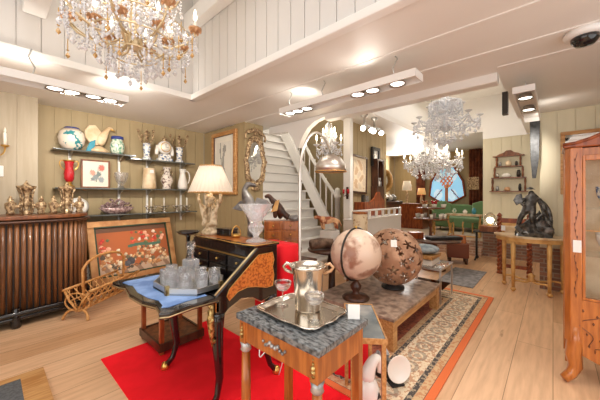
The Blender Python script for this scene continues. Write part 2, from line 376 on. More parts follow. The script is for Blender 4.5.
def spot(name, loc, tgt, power, col=(1, .94, .86), ang=90, parent=None, r=.04):
    l = bpy.data.lights.new(name, 'SPOT'); l.energy = power; l.color = col; l.spot_size = math.radians(ang); l.spot_blend = .8; l.shadow_soft_size = r
    o = bpy.data.objects.new(name, l); C.objects.link(o); o.location = loc
    o.rotation_euler = (Vector(tgt)-Vector(loc)).to_track_quat('-Z', 'Y').to_euler()
    return o

# ------------------------------------------------------------------ the setting
ZC = 2.65
struct('floor', B(-1.8, 7.9, -1.8, 5.3, -.1, 0), M['floor'])
struct('floor_raised', MB().box(7.85, 11, 1.22, 4.7, -.1, .33).box(6.3, 7.85, 2.7, 4.7, -.1, .33), M['stepbrick'])
struct('floor_step', B(7.55, 7.85, 1.22, 2.7, -.1, .165), M['stepbrick'])
def panels(name, axis, c, a0, a1, z0, z1, sgn, m, bw=.2, back=.1):
    """boards standing on a backing; axis 'x': the wall runs along x at y=c; sgn = side that shows the boards"""
    mb = MB(); e = c-sgn*back
    def bx(u0, u1, p, q, zz0, zz1):
        p, q = min(p, q), max(p, q)
        if axis == 'x': mb.box(u0, u1, p, q, zz0, zz1)
        else: mb.box(p, q, u0, u1, zz0, zz1)
    bx(a0, a1, c-sgn*.012, e, z0, z1)
    n = max(1, round((a1-a0)/bw)); s = (a1-a0)/n
    for i in range(n): bx(a0+i*s+.004, a0+(i+1)*s-.004, c-sgn*.012, c, z0, z1)
    return struct(name, mb, m)
panels('wall_left', 'x', 5.2, .43, 2.9, 0, ZC, -1, M['olive'], .19)
panels('wall_left_chimney', 'x', 4.9, -1.7, .43, 0, ZC, -1, M['taupe'], .2, .4)
panels('wall_picture', 'y', 2.9, 3.88, 5.2, 0, ZC, -1, M['olive'], .19, .38)
panels('wall_pillar', 'x', 3.86, 2.892, 3.3, 0, ZC, -1, M['olive'], .195, .3)
struct('wall_back', MB().box(-1.9, -1.78, -1.8, 5.0, 0, .4).box(-1.9, -1.78, -1.8, 5.0, 2.6, 4.2).box(-1.9, -1.78, 2.5, 5, .4, 2.6).box(-1.9, -1.78, -1.8, -1.3, .4, 2.6), M['beige'])
struct('wall_front', MB().box(-1.8, 5.7, -1.9, -1.78, 0, .4).box(-1.8, 5.7, -1.9, -1.78, 2.6, 2.66).box(-1.8, -.7, -1.9, -1.78, .4, 2.6).box(3.1, 5.7, -1.9, -1.78, .4, 2.6), M['beige'])
panels('wall_right', 'y', 5.6, -1.8, .15, .62, ZC, -1, M['beige'], .19)
struct('wall_right_base', B(5.58, 5.72, -1.8, .15, 0, .62), M['brick'])
struct('wall_right_return', B(5.7, 7.75, .05, .15, 0, 3.7), M['white'])
panels('wall_alcove', 'y', 7.75, .15, 1.22, .62, 2.72, -1, M['beige'], .18)
struct('wall_alcove_base', B(7.73, 7.87, .15, 1.22, 0, .62), M['brick'])
struct('wall_alcove_upper', B(7.74, 7.86, .15, 1.22, 2.72, 3.7), M['white'])
struct('wall_alcove_side', B(7.76, 11, 1.12, 1.22, 0, 3.0), M['beige'])
panels('wall_map', 'x', 2.86, 4.5, 6.15, 0, 2.85, -1, M['olive'], .18)
struct('wall_partition', MB().box(5.7, 5.8, 2.97, 5.3, 0, 3.7), M['olive'])
struct('trim_1', B(4.4, 4.5, 2.74, 2.88, 0, 2.85), M['whitegloss'])
struct('wall_stair_back', B(3.2, 5.8, 5.2, 5.3, 0, 3.7), M['white'])
panels('wall_far_left', 'x', 4.6, 6.05, 10.6, .33, 3.0, -1, M['olive'], .2)
struct('wall_far_return', B(6.05, 6.15, 2.96, 4.6, 0, 3.0), M['olive'])
panels('wall_far', 'y', 10.6, 1.22, 4.6, .33, 3.0, -1, M['olive'], .2)
# ceilings
struct('ceiling', MB().box(1.8, 3.45, -1.8, 5.3, ZC, ZC+.1).box(-1.8, 1.8, 3.5, 5.3, ZC, ZC+.1).box(3.45, 5.75, -1.8, .42, ZC, ZC+.1)
       .box(-1.8, 1.8, -1.8, -1.2, ZC, ZC+.1), M['ceil'])
struct('ceiling_far', MB().box(3.75, 7.8, 2.3, 2.95, 2.82, 2.92).box(6.05, 7.8, 2.95, 4.7, 2.9, 3.0).box(7.75, 10.7, 1.12, 4.7, 2.9, 3.0), M['ceil'])
struct('trim_2', B(3.45, 3.6, .42, 2.6, 2.56, 2.66), M['ceil'], .01)               # boxed beam
struct('wall_lightwell', MB().box(3.45, 3.55, .42, 2.6, 2.66, 3.7).box(3.55, 7.75, .32, .42, 2.74, 3.7).box(3.75, 7.75, 2.3, 2.4, 2.92, 3.7).box(7.75, 7.85, 1.22, 2.3, 3.0, 3.7), M['white'])
struct('ceiling_lightwell', MB().box(3.45, 7.85, .32, 2.4, 3.7, 3.8).box(3.2, 5.8, 2.4, 5.3, 3.7, 3.8), M['white'])
sp = [(3.88, 2.66), (3.88, 2.53), (3.4, 2.5), (3.27, 2.36), (3.2, 2.2), (3.14, 2.2), (3.07, 2.36), (2.95, 2.5), (2.8, 2.58), (2.6, 2.62), (2.6, 2.66)]
struct('trim_3', MB().prism(sp, 3.46, 3.56, YZ), M['whitegloss'])                  # arched spandrel over the stair
struct('wall_stairwell', B(3.46, 3.56, 2.6, 5.2, 2.66, 3.7), M['white'])
mb = MB()
for q in (2.35, 2.9, 3.3): mb.box(q, q+.035, -1.8, 5.2 if q < 3.2 else .4, ZC-.008, ZC)
struct('trim_4', mb, M['ceil'])
# skylight shaft
def shaft(name, axis, c, a0, a1, sgn): return panels(name, axis, c, a0, a1, 2.652, 4.2, sgn, M['shaftwhite'], .16, .08)
shaft('wall_shaft_left', 'x', 3.485, -1.8, 1.8, -1); shaft('wall_shaft_right', 'y', 1.785, -1.2, 3.5, -1); shaft('wall_shaft_front', 'x', -1.2, -1.8, 1.8, 1)
struct('trim_5', MB().box(-1.8, 1.81, 3.44, 3.52, 2.63, 2.7).box(1.74, 1.82, -1.2, 3.5, 2.63, 2.7), M['white'], .008)
struct('trim_6', MB().box(1.66, 1.78, -1.19, 3.48, 3.5, 3.7), M['white'], .01)        # ledge beam round the top
struct('trim_7', MB().box(.2, .36, -1.19, 3.47, 3.02, 3.25), M['white'], .01)       # roof beam crossing the shaft
struct('ceiling_shaft', MB().box(-1.9, 1.9, -1.3, 3.6, 4.2, 4.3), M['white'])
struct('baseboard_left', MB().box(.44, 2.89, 5.16, 5.19, 0, .12), M['olive'])

# ------------------------------------------------------------------ rugs and mats
rx = (1.675, 4.62, .6, 2.3)
o = MB().box(rx[0], rx[1], rx[2], rx[3], .001, .011).build('oriental_rug', rug_mat(*rx)); tag(o, 'patterned oriental rug with cream border and orange edge under the coffee table', 'rug')
o = MB().box(.645, 1.67, .3, 2.87, .001, .007).build('red_rug', M['red']); tag(o, 'plain bright red rug under the black bureau', 'rug')
o = MB().box(4.9, 6.1, .9, 1.42, .001, .01).build('grey_rug', M['greyrug']); tag(o, 'small grey rug on the boards beside the glass table', 'rug')
t = thing('door_mat', 'dark grey mat set in a wooden frame at the bottom left', 'mat', (0, 0, .001))
B(-.5, .165, 2.2, 3.0, 0, .012).build('mat', M['greymat'], t); MB().box(.165, .3, 2.2, 3.07, 0, .014).box(-.5, .165, 3.0, 3.07, 0, .014).build('frame', M['oak'], t)

# ------------------------------------------------------------------ staircase
t = thing('staircase', 'white painted wooden staircase with banister climbing behind the gilt mirror', 'staircase', (3.31, 3.3, 0))
SW = 1.44
for i in range(15):
    y = .113*i; z = .19*(i+1)
    MB().box(0, SW-.02, y-.055, y+.13, z-.03, z).box(0, SW-.02, y, y+.03, z-.19, z-.035).build('tread', M['white'], t)
MB().prism([(.0, .3), (.0, .72), (1.6, 3.35), (1.6, 2.9)], SW-.05, SW+.02, YZ).build('stringer', M['whitegloss'], t, .006)
LT([(.065, 0), (.065, 1.36), (.09, 1.37), (.09, 1.41), (.06, 1.43), (.075, 1.5), (.05, 1.55), (.0, 1.57)], (SW-.02, -.06, 0), 4).build('newel_post', M['whitegloss'], t)
MB().tube([(SW-.02, -.06, 1.36), (SW-.02, .25, 1.72), (SW-.02, .6, 2.2), (SW-.02, 1.0, 2.85), (SW-.02, 1.3, 3.4)], .038, 8).build('handrail', M['whitegloss'], t)
for i in range(7):
    y = .08+i*.15
    MB().tube([(SW-.015, y, .66+1.6*y), (SW-.015, y, 1.45+1.4*y)], .016, 6).build('baluster', M['whitegloss'], t)

point('stairwell_fill', (4.3, 3.9, 3.4), 30, (1, .93, .84), .15)  # unseen fill light added to brighten the stairs and the partition behind
# ------------------------------------------------------------------ lights in the ceiling
def track(name, label, loc, rz, L, spots, depth=.1, wires=()):
    t = thing(name, label, 'light fitting', loc, rz)
    mb = MB(); mb.box(-L/2, L/2, -.09, -.08, -.03, .035).box(-L/2, L/2, .08, .09, -.03, .035).box(-L/2, L/2, -.08, .08, .028, .035)
    mb.box(-L/2-.01, -L/2, -.09, .09, -.03, .035).box(L/2, L/2+.01, -.09, .09, -.03, .035)
    mb.build('channel', M['white'], t)
    for s in spots:
        h = LT([(.03, .028), (.05, .02), (.068, -.02), (.072, -.035), (.064, -.03), (.04, .0), (.0, .01)], (s, 0, 0), 16).build('spot_reflector', M['steel'], t)
        LT([(.0, -.022), (.055, -.022), (.055, -.016), (.0, -.016)], (s, 0, 0), 14).build('lens', M['spotglow'], h)
    for wx in wires:
        MB().tube([(wx, 0, .034), (wx+.02, .01, .12), (wx-.02, 0, .2), (wx, 0, ZC-loc[2])], .006, 6).build('hanging_wire', M['steel'], t)
    return t
track('track_light', 'long white suspended track light over the wall shelves at left', (-.1, 3.3, 2.38), 0, 2.1, (-.02, .5, .62, .78, .92), wires=(.35, -.6))
track('track_light', 'white suspended track light over the middle of the room', (2.44, 1.65, 2.42), PI/2, 1.6, (-.62, -.38, -.22, .44, .58, .7), wires=(-.6, .2, .7))
track('track_light', 'white ceiling track light with two bright lamps at right beside the lightwell', (4.35, .22, 2.47), 0, 1.5, (-.5, .05), wires=(-.4, .5))
for x, y, tx, ty, tz, p in ((.5, 3.3, .6, 4.9, 1.6, 75), (.75, 3.3, 1.9, 5.1, 1.6, 100), (-.1, 3.3, 0, 4.6, 1.2, 50), (2.44, 2.2, 2.5, 3.9, 1.5, 70), (2.44, 1.3, 1.6, 1.6, .6, 40), (2.44, .95, 3.2, .7, .2, 36),
                            (3.9, .22, 3.9, .5, 0, 34), (4.4, .22, 5.5, .0, 1.2, 20), (4.5, .25, 7.2, .6, 1.4, 100)):
    spot('spot_lamp', (x, y, 2.32), (tx, ty, tz), p, ang=110 if x < 4.2 else 55)
for x, y, dx, dy, p in ((.9, 3.42, .3, .35, 34), (.2, 3.42, 0, .3, 18), (2.5, 2.1, .1, .6, 22), (2.4, 1.3, -.2, 0, 9), (4.9, .12, .2, -.1, 7)):
    spot('track_uplight', (x, y, 2.46), (x+dx, y+dy, 2.65), p, ang=165, r=.15)
for n_, (x, y, lab) in enumerate(((4.4, 2.45, 'left of the two chrome ceiling spotlight clusters'), (4.72, 2.42, 'right of the two chrome ceiling spotlight clusters'))):
    t = thing('ceiling_spotlight', lab, 'spotlight', (x, y, 2.82), 0, 'ceiling spotlights by the map')
    LT([(.06, 0), (.06, -.03), (.02, -.05), (.02, -.2), (.0, -.2)], n=12).build('ceiling_mount', M['steel'], t)
    for a in (200, 320):
        c = (.1*math.cos(math.radians(a)), .1*math.sin(math.radians(a)), -.24)
        h = MB().tube([(0, 0, -.17), (c[0]*.6, c[1]*.6, -.2), c], [.015, .03, .05], 10).build('spot_head', M['steel'], t)
        MB().ball((c[0]*1.3, c[1]*1.3, -.27), .045, 10, 6).build('bulb', M['spotglow'], h)
    spot('spot_lamp', (x, y-.15, 2.5), (x+.5, y-.0, .9), 42, ang=100)
t = thing('security_camera', 'white dome security camera with black bubble on the ceiling', 'camera', (3.03, -.18, ZC))
LT([(.0, 0), (.12, 0), (.125, -.02), (.115, -.045), (.09, -.05), (.0, -.05)], n=24).build('housing', M['plastic'], t)
LT([(.085, -.045), (.08, -.075), (.055, -.105), (.0, -.118)], n=20).build('dome_cover', M['smoke'], t)
o = MB().box(3.72, 3.8, .36, .41, 2.28, 2.52).build('ceiling_bracket', M['iron']); tag(o, 'grey metal bracket hanging at the end of the ceiling beam', 'bracket')
t = thing('hanging_foil', 'narrow dark metallic strip hanging down beside the right wall corner', 'hanging strip', (5.42, .2, 1.66), PI/2)
MB().prism([(-.012, 0), (.03, 0), (.05, .3), (.06, .85), (-.06, .85), (-.05, .3)], -.012, .012, XZ).build('strip', M['foil'], t, .004)
MB().tube([(0, 0, .85), (0, 0, ZC-1.66)], .004, 5).build('hook_wire', M['steel'], t)

# ------------------------------------------------------------------ chandeliers
def drop_mb(r, h):
    mb = MB(); mb.oct((0, 0, 0), r*.45, r*.45)
    n = 6; vs = [(0, 0, -r*.5)]+[(r*.7*math.cos(PI/3*k), r*.7*math.sin(PI/3*k), -h*.66) for k in range(n)]+[(0, 0, -h)]
    mb.add(vs, [(0, 1+k, 1+(k+1) % n) for k in range(n)]+[(7, 1+(k+1) % n, 1+k) for k in range(n)])
    return mb
def chandelier(name, label, loc, R, top, arms, metal, candles=True, drop=.03, amber=0, tiers=((1, 0, 1),), nd=90, glow=6, rings=(), bs=1):
    """loc is the middle of the arm ring; tiers: (radius factor, height, number factor)"""
    t = thing(name, label, 'chandelier', loc, .3)
    H = top-loc[2]
    LT([(.02, -.16*R/.5), (.05, -.12*R/.5), (.07, -.05), (.03, .02), (.045, .1), (.02, .2), (.05, .3), (.02, .38), (.012, .5)], n=12).build('central_stem', metal, t)
    MB().tube([(0, 0, .5), (0, 0, H)], .009, 6).build('hanging_rod', metal, t)
    LT([(.0, H), (.06, H), (.05, H-.03), (.0, H-.04)], n=12).build('ceiling_rose', metal, t)
    dm = [drop_mb(drop, drop*2.6), drop_mb(drop*.8, drop*1.8)]
    meshes = []
    for i, d in enumerate(dm):
        o = d.build('crystal_drop', M['drop'], t); meshes.append(o.data); o.location = (.04*(i+1), 0, -.2)
    am = None
    spots = []
    for (rf, hz, k) in tiers:
        n = max(3, int(arms*k)); r = R*rf
        for i in range(n):
            a = 2*PI*i/n+(rf*3); ca, sa = math.cos(a), math.sin(a)
            pts = [(ca*q, sa*q, z+hz) for q, z in ((.03, .0), (r*.3, -.09*R/.5), (r*.6, -.11*R/.5), (r*.86, -.05*R/.5), (r, .03), (r*.97, .07))]
            arm = MB().tube(pts, .009, 6).build('arm', metal, t)
            LT([(.01, .05), (.05, .075), (.055, .085), (.02, .08), (.0, .08)], (ca*r, sa*r, hz), 10).build('drip_pan', M['rosette'] if amber else M['drop'], arm)
            if candles: LT([(.012, .07), (.012, .15), (.0, .155)], (ca*r, sa*r, hz), 8).build('candle_sleeve', M['candle'], arm)
            if candles: LT([(.0, .15), (.013, .165), (.015, .19), (.007, .23), (.0, .25)], (ca*r, sa*r, hz), 8).build('flame_bulb', M['flame'], arm)
            if amber:
                for q in range(5):
                    b = a+q*1.256; MB().oct((ca*r+.04*math.cos(b), sa*r+.04*math.sin(b), hz+.065), .015, .02).build('rosette_petal', M['rosette'], arm)
            spots.append((r, a, hz+.03))
            # swag of beads from the arm tip up to the stem
            mb = MB()
            for q in range(1, 13):
                u = q/13; x = r*(1-u)+.04*u; z = hz+.03+(.33)*u-.16*math.sin(PI*u)
                mb.oct((x*ca, x*sa, z), .011*bs, .014*bs)
            a2 = a+2*PI/n
            for q in range(1, 12):
                u = q/12; x = r*(ca*(1-u)+math.cos(a2)*u); y = r*(sa*(1-u)+math.sin(a2)*u)
                mb.oct((x, y, hz+.03-.1*math.sin(PI*u)), .011*bs, .014*bs)
            for q in range(4): mb.oct((r*ca, r*sa, hz-.0-.03*q), .012*bs, .014*bs)
            mb.build('bead_strand', M['drop'], t, stuff=True)
    k = 0
    for i in range(nd):
        rr, a, hz = spots[i % len(spots)]; lvl = i//len(spots)
        a += (random.random()-.5)*.9; q = rr*(1.02-.17*lvl+.06*(random.random()-.5)); z = hz-.06-.035*lvl+.05*(random.random()-.5)-.1*R/.5*(1-abs(q/rr-.5))
        o = bpy.data.objects.new('crystal_drop', meshes[i % 2]); C.objects.link(o); o.parent = t
        o.location = (q*math.cos(a), q*math.sin(a), z); o.rotation_euler = (0, 0, random.random()*3)
    for (rr, z, n) in rings:
        mb = MB(); mb.tube([(rr*math.cos(2*PI*i/24), rr*math.sin(2*PI*i/24), z) for i in range(24)], .006, 5, True); mb.build('ring', metal, t)
        mb = MB()
        for i in range(n):
            a = 2*PI*i/n
            for j in range(4): mb.oct((rr*math.cos(a), rr*math.sin(a), z-.02-.028*j), .012*bs, .015*bs)
        mb.build('bead_fringe', M['drop'], t, stuff=True)
        mb = MB()
        for i in range(n):
            a = 2*PI*i/n
            for j in range(1, 9):
                u = j/9; mb.oct(((rr*(1-u)+.05*u)*math.cos(a), (rr*(1-u)+.05*u)*math.sin(a), z*(1-u)+.42*u-.05*math.sin(PI*u)), .009*bs, .012*bs)
        mb.build('bead_tent', M['drop'], t, stuff=True)
    if amber:
        ad = drop_mb(.024, .065); m_ = None
        for i in range(amber):
            rr, a, hz = spots[i % len(spots)]; q = rr*(1 if i < len(spots) else .62)
            if m_ is None: o = ad.build('amber_pendant', M['amber'], t); m_ = o.data
            else: o = bpy.data.objects.new('amber_pendant', m_); C.objects.link(o); o.parent = t
            o.location = (q*math.cos(a+.2*(i % 3-1)), q*math.sin(a+.2*(i % 3-1)), hz-.17-.05*(i % 3))
            MB().tube([(0, 0, 0), (0, 0, .12)], .003, 4).build('pendant_chain', M['gold'], o)
    for i in range(3 if candles else 0):
        a = i*2.1; point('chandelier_bulbs', (loc[0]+R*.6*math.cos(a), loc[1]+R*.6*math.sin(a), loc[2]+.22), glow, r=.12)
    return t
chandelier('chandelier', 'large gilt chandelier with amber pendants under the skylight at top left', (.78, 2.48, 2.70), .46, 4.2, 8, M['palegold'], amber=20,
           tiers=((1, 0, 1), (.55, -.06, .75), (.75, .3, .75)), nd=98, glow=1.5, rings=((.42, .0, 26), (.3, -.08, 20), (.18, -.18, 14)), drop=.03, bs=1.15)
chandelier('chandelier', 'clear crystal chandelier hung highest in the lightwell with no candles lit', (5.42, 1.42, 2.68), .52, 3.7, 8, M['crystalarm'], candles=False,
           tiers=((1, 0, 1), (.5, .25, .75)), nd=96, glow=5, rings=((.26, .36, 16), (.3, -.06, 16)), drop=.044, bs=1.7)
chandelier('chandelier', 'crystal chandelier with many lit candles hung lower in front of the blue window', (6.75, 2.05, 2.14), .6, 3.7, 12, M['steel'],
           tiers=((1, 0, 1), (.55, .14, .6)), nd=96, glow=13, rings=((.36, .22, 20), (.38, -.1, 20)), drop=.044, bs=1.7)
chandelier('chandelier', 'small crystal chandelier hanging behind the domed floor lamp', (3.75, 2.74, 2.16), .2, 3.7, 6, M['steel'],
           tiers=((1, 0, 1), (.5, .12, .7)), nd=60, glow=3, rings=((.1, .24, 10),), drop=.03)

# ------------------------------------------------------------------ wall shelves and what stands on them
def shelf(x0, x1, z, label):
    t = thing('wall_shelf', label, 'shelf', (x0, 5.19, z), 0, 'dark glass wall shelves')
    B(0, x1-x0, -.25, 0, -.02, 0).build('shelf_board', M['shelfglass'], t, .003)
    for b in (.79, 1.41, 1.83, 2.42):
        if x0 < b < x1: MB().prism([(-.22, -.02), (0, -.02), (0, -.1), (-.02, -.1)], b-x0-.008, b-x0+.008, YZ).build('bracket', M['steel'], t)
shelf(.58, 1.58, 2.045, 'upper left dark glass shelf holding the fish vase and eagle')
shelf(1.5, 2.58, 2.0, 'upper right dark glass shelf holding the porcelain clock set')
shelf(.6, 2.54, 1.515, 'middle dark glass shelf holding the flower picture and jugs')
shelf(.78, 2.62, 1.12, 'lowest dark glass shelf with candlesticks above the still life')
for i, (x, lab) in enumerate(((.79, 'leftmost white slotted shelf upright behind the red vase'), (1.41, 'white slotted shelf upright beside the crystal vase'), (1.83, 'white slotted shelf upright behind the cream cylinder vase'), (2.42, 'rightmost white slotted shelf upright behind the white jug'))):
    o = B(x-.014, x+.014, 5.176, 5.199, .95, 2.0 if i > 1 else 2.02).build('shelf_upright', M['white']); tag(o, lab, 'shelf upright', 'slotted shelf uprights')
Y = 5.03
t = thing('fish_vase', 'round white vase painted with teal fish on the upper shelf', 'vase', (.79, Y, 2.045))
LT([(.06, 0), (.1, .02), (.14, .08), (.155, .16), (.14, .24), (.1, .29), (.09, .28)], n=24).build('body', M['fishvase'], t)
LT([(.102, .285), (.08, .315), (.06, .315), (.06, .28)], n=20).build('rim', M['cobalt'], t)
# eagle
t = thing('eagle_figure', 'cream porcelain eagle with spread wing and teal tail on the upper shelf', 'figurine', (1.08, Y, 2.045))
LT([(.11, 0), (.12, .03), (.08, .06), (.05, .09), (0, .09)], (.03, 0, 0), 12).build('rock_base', M['creamglaze'], t)
skin('body', [(.03, 0, .1, .05), (.05, 0, .18, .075), (.09, 0, .27, .06), (.13, 0, .34, .035), (.16, -.01, .385, .034), (.205, -.02, .37, .012)], [(0, 1), (1, 2), (2, 3), (3, 4), (4, 5)], M['creamglaze'], t)
MB().prism([(.06, .3), (-.02, .4), (-.1, .38), (-.15, .3), (-.14, .2), (-.08, .12), (0, .1), (.06, .16)], -.02, .02, XZ).build('wing', M['creamglaze'], t, .012)
MB().prism([(-.02, .18), (-.09, .14), (-.14, .0), (-.08, .0), (-.03, .08)], -.045, -.02, XZ).build('tail', M['teal'], t, .008)
MB().tube([(.16, -.02, .37), (.22, -.02, .35), (.22, -.02, .33)], [.015, .01, .002], 6).build('beak', M['gold'], t)
t = thing('glazed_jar', 'green and white glazed jar with dark blue rim on the upper shelf', 'jar', (1.345, Y, 2.045))
LT([(.07, 0), (.09, .04), (.1, .11), (.09, .17), (.072, .2), (.075, .23)], n=20).build('body', M['greenjar'], t)
LT([(.078, .225), (.085, .23), (.085, .27), (.07, .27), (.07, .225)], n=20).build('rim', M['cobalt'], t)
def cb(label, x, spread, loc_z=2.0, hh=.24):
    t = thing('porcelain_candelabrum', label, 'candelabrum', (x, Y, loc_z), 0, 'porcelain clock set')
    LT([(.07, 0), (.07, .03), (.045, .05), (.05, .15), (.062, .2), (.05, .25), (.07, .26), (.03, .28), (0, .28)], n=16).build('porcelain_column', M['bluewhite'], t)
    for i in range(6):
        a = i*PI/3; r = spread*(1 if i % 2 else .75)
        arm = MB().tube([(0, 0, .27), (r*.6*math.cos(a), r*.6*math.sin(a), .29), (r*math.cos(a), r*math.sin(a), .34+.05*(i % 2)), (r*math.cos(a), r*math.sin(a), .4+.05*(i % 2))], .008, 5).build('arm', M['oldgilt'], t)
        LT([(.006, 0), (.024, .02), (.02, .05), (0, .05)], (r*math.cos(a), r*math.sin(a), .385+.05*(i % 2)), 8).build('candle_cup', M['oldgilt'], arm)
    LT([(.012, .27), (.02, .36), (.012, .44), (.02, .47), (0, .52)], n=8).build('finial', M['oldgilt'], t)
cb('porcelain candelabrum with dense gilt branches left of the clock', 1.77, .13); cb('porcelain candelabrum with spread gilt branches right of the clock', 2.32, .16)
t = thing('mantel_clock', 'white porcelain mantel clock with figures between two candelabra', 'clock', (2.06, Y, 2.0), 0, 'porcelain clock set')
MB().box(-.12, .12, -.06, .06, 0, .05).box(-.09, .09, -.05, .05, .05, .12).build('base', M['bluewhite'], t, .008)
LT([(.0, -.05), (.1, -.05), (.115, -.02), (.115, .04), (.0, .04)], n=24, mtx=Matrix.Translation((0, 0, .24)) @ Matrix.Rotation(PI/2, 4, 'X') @ Matrix.Scale(-1, 4, (0, 0, 1))).build('drum', M['porcelain'], t)
LT([(.0, 0), (.075, 0), (.075, .01), (0, .01)], n=24, mtx=Matrix.Translation((0, -.045, .24)) @ Matrix.Rotation(PI/2, 4, 'X')).build('dial', M['candle'], t)
MB().tube([(.078*math.cos(q*PI/12), -.05, .24+.078*math.sin(q*PI/12)) for q in range(24)], .008, 6, True).build('bezel', M['gold'], t)
MB().box(-.003, .003, -.06, -.056, .24, .295).box(0, .04, -.06, -.056, .238, .243).build('hands', M['blackmat'], t)
for x in (-.13, .13): skin('figure', [(x, 0, .1, .03), (x, 0, .18, .034), (x, 0, .24, .015), (x*.98, 0, .275, .024)], [(0, 1), (1, 2), (2, 3)], M['porcelain'], t)
LT([(.05, .34), (.03, .36), (.045, .39), (.02, .42), (.0, .45)], n=12).build('finial', M['oldgilt'], t)
# middle shelf
Z = 1.515
t = thing('ruby_vase', 'tall ruby red vase with gilt mounts on the middle shelf', 'vase', (.76, Y, Z))
LT([(.06, 0), (.065, .02), (.03, .05), (.035, .08)], n=14).build('foot', M['gold'], t)
LT([(.035, .08), (.055, .12), (.06, .2), (.045, .27), (.05, .33), (.06, .37)], n=16).build('body', M['redglass'], t)
LT([(.062, .365), (.072, .38), (.05, .385)], n=16).build('rim', M['gold'], t)
for s in (-1, 1): MB().tube(bez((s*.05, 0, .36), (s*.12, 0, .42), (s*.12, 0, .28), (s*.05, 0, .24)), .007, 6).build('handle', M['gold'], t)
t = thing('flower_picture', 'framed flower picture with pink blooms leaning on the middle shelf', 'picture', (1.08, 5.1, Z))
o = frame_mb(.36, .42, .022, .025).build('frame', M['brown'], t)
def flo(u, v):
    for cx, cy, r, c in ((.72, .75, .13, (222, 110, 96)), (.38, .55, .11, (214, 150, 130)), (.62, .5, .1, (120, 132, 128)), (.5, .38, .12, (140, 148, 146)), (.72, .28, .12, (150, 156, 158)), (.4, .3, .09, (128, 136, 134))):
        if (u-cx)**2+(v-cy)**2 < (r*(.75+.4*math.sin(9*math.atan2(v-cy, u-cx))**2))**2: return c
    if abs(u-.55-.15*(v-.4)) < .02 and .2 < v < .7: return (130, 140, 120)
    return (232, 220, 204)
canvas('picture_sheet', .32, .38, 40, 46, flo, M['paint'], t, .02, -.012)
B(-.17, .17, -.01, -.002, .01, .41).build('backing', M['brown'], t)
t = thing('crystal_vase', 'small cut crystal vase on the middle shelf right of the flower picture', 'vase', (1.4, Y, Z))
LT([(.06, 0), (.04, .02), (.02, .05), (.07, .1), (.095, .18), (.1, .25), (.09, .25), (.06, .12), (.0, .08)], n=12, smooth=False).build('body', M['crystal'], t)
t = thing('cylinder_vase', 'plain cream tapered cylinder vase on the middle shelf', 'vase', (1.81, Y, Z))
LT([(.105, 0), (.11, .02), (.09, .32), (.085, .345), (.078, .345), (.07, .3)], n=20).build('body', M['creamglaze'], t)
o = B(-.03, .03, -.113, -.11, .26, .31).build('price_label', M['price'], t)
t = thing('figured_vase', 'white baluster vase with dark figures on the middle shelf', 'vase', (2.1, Y, Z))
LT([(.07, 0), (.075, .03), (.06, .06), (.1, .14), (.085, .22), (.045, .29), (.07, .38), (.06, .38)], n=20).build('body', M['figvase'], t)
for s in (-1, 1): MB().tube(bez((s*.045, 0, .32), (s*.12, 0, .34), (s*.11, 0, .24), (s*.08, 0, .22)), .008, 6).build('handle', M['oldgilt'], t)
t = thing('white_jug', 'white jug with a looped handle at the right of the middle shelf', 'jug', (2.38, Y, Z))
LT([(.07, 0), (.085, .04), (.08, .12), (.055, .24), (.045, .3), (.06, .37), (.05, .37)], n=18).build('body', M['porcelain'], t)
MB().tube(bez((.045, 0, .33), (.16, 0, .38), (.15, 0, .12), (.08, 0, .1)), .011, 6).build('handle', M['porcelain'], t)
# lowest shelf
Z = 1.12
t = thing('white_plate', 'white oval dish leaning at the left end of the lowest shelf', 'plate', (.87, 5.1, Z))
MB().lathe([(.0, 0), (.08, .0), (.12, .02), (.125, .022), (.08, .012), (.0, .01)], (0, 0, 0), 24, mtx=Matrix.Translation((0, 0, .125)) @ Matrix.Rotation(PI/2-.2, 4, 'X')).build('dish', M['porcelain'], t)
B(-.04, .04, -.03, .03, 0, .015).build('stand', M['darkwood'], t)
t = thing('crystal_basket', 'wide rose tinted crystal basket on the lowest shelf', 'basket', (1.34, Y, Z))
LT([(.12, 0), (.2, .05), (.24, .1), (.235, .1), (.19, .05), (.1, .02)], n=24, sq=.42).build('bowl', M['pinkcrystal'], t)
mb = MB()
for i in range(80):
    a = random.random()*6.28; q = math.sqrt(random.random())*.2; mb.oct((q*math.cos(a), q*math.sin(a)*.4, .1+.15*(1-(q/.23)**2)*random.random()), .022, .024)
mb.build('crystal_beads', M['pinkcrystal'], t, stuff=True)
st = None
for x, lab in ((1.84, 'leftmost of four white candles in crystal holders on the lowest shelf'), (2.05, 'second from left of four white candles in crystal holders'), (2.27, 'third from left of four white candles in crystal holders'), (2.46, 'rightmost of four white candles in crystal holders on the lowest shelf')):
    if st is None:
        st = thing('candlestick', lab, 'candlestick', (x, Y, Z), 0, 'crystal candlesticks on the lowest shelf')
        LT([(.05, 0), (.05, .012), (.02, .03), (.035, .05), (.018, .07), (.04, .085), (.02, .1)], n=10, smooth=False).build('holder', M['silver'], st)
        LT([(.013, .09), (.012, .24), (.0, .25)], n=8).build('candle', M['candle'], st)
        for s in (-1, 1):
            a = MB().tube(bez((0, 0, .06), (s*.05, 0, .04), (s*.075, 0, .06), (s*.075, 0, .09)), .008, 6).build('side_arm', M['silver'], st)
            LT([(.01, .08), (.035, .1), (.03, .115), (.0, .11)], (s*.075, 0, 0), 8).build('cup', M['crystal'], a)
    else: place(st, (x, Y, Z), .4, lab)

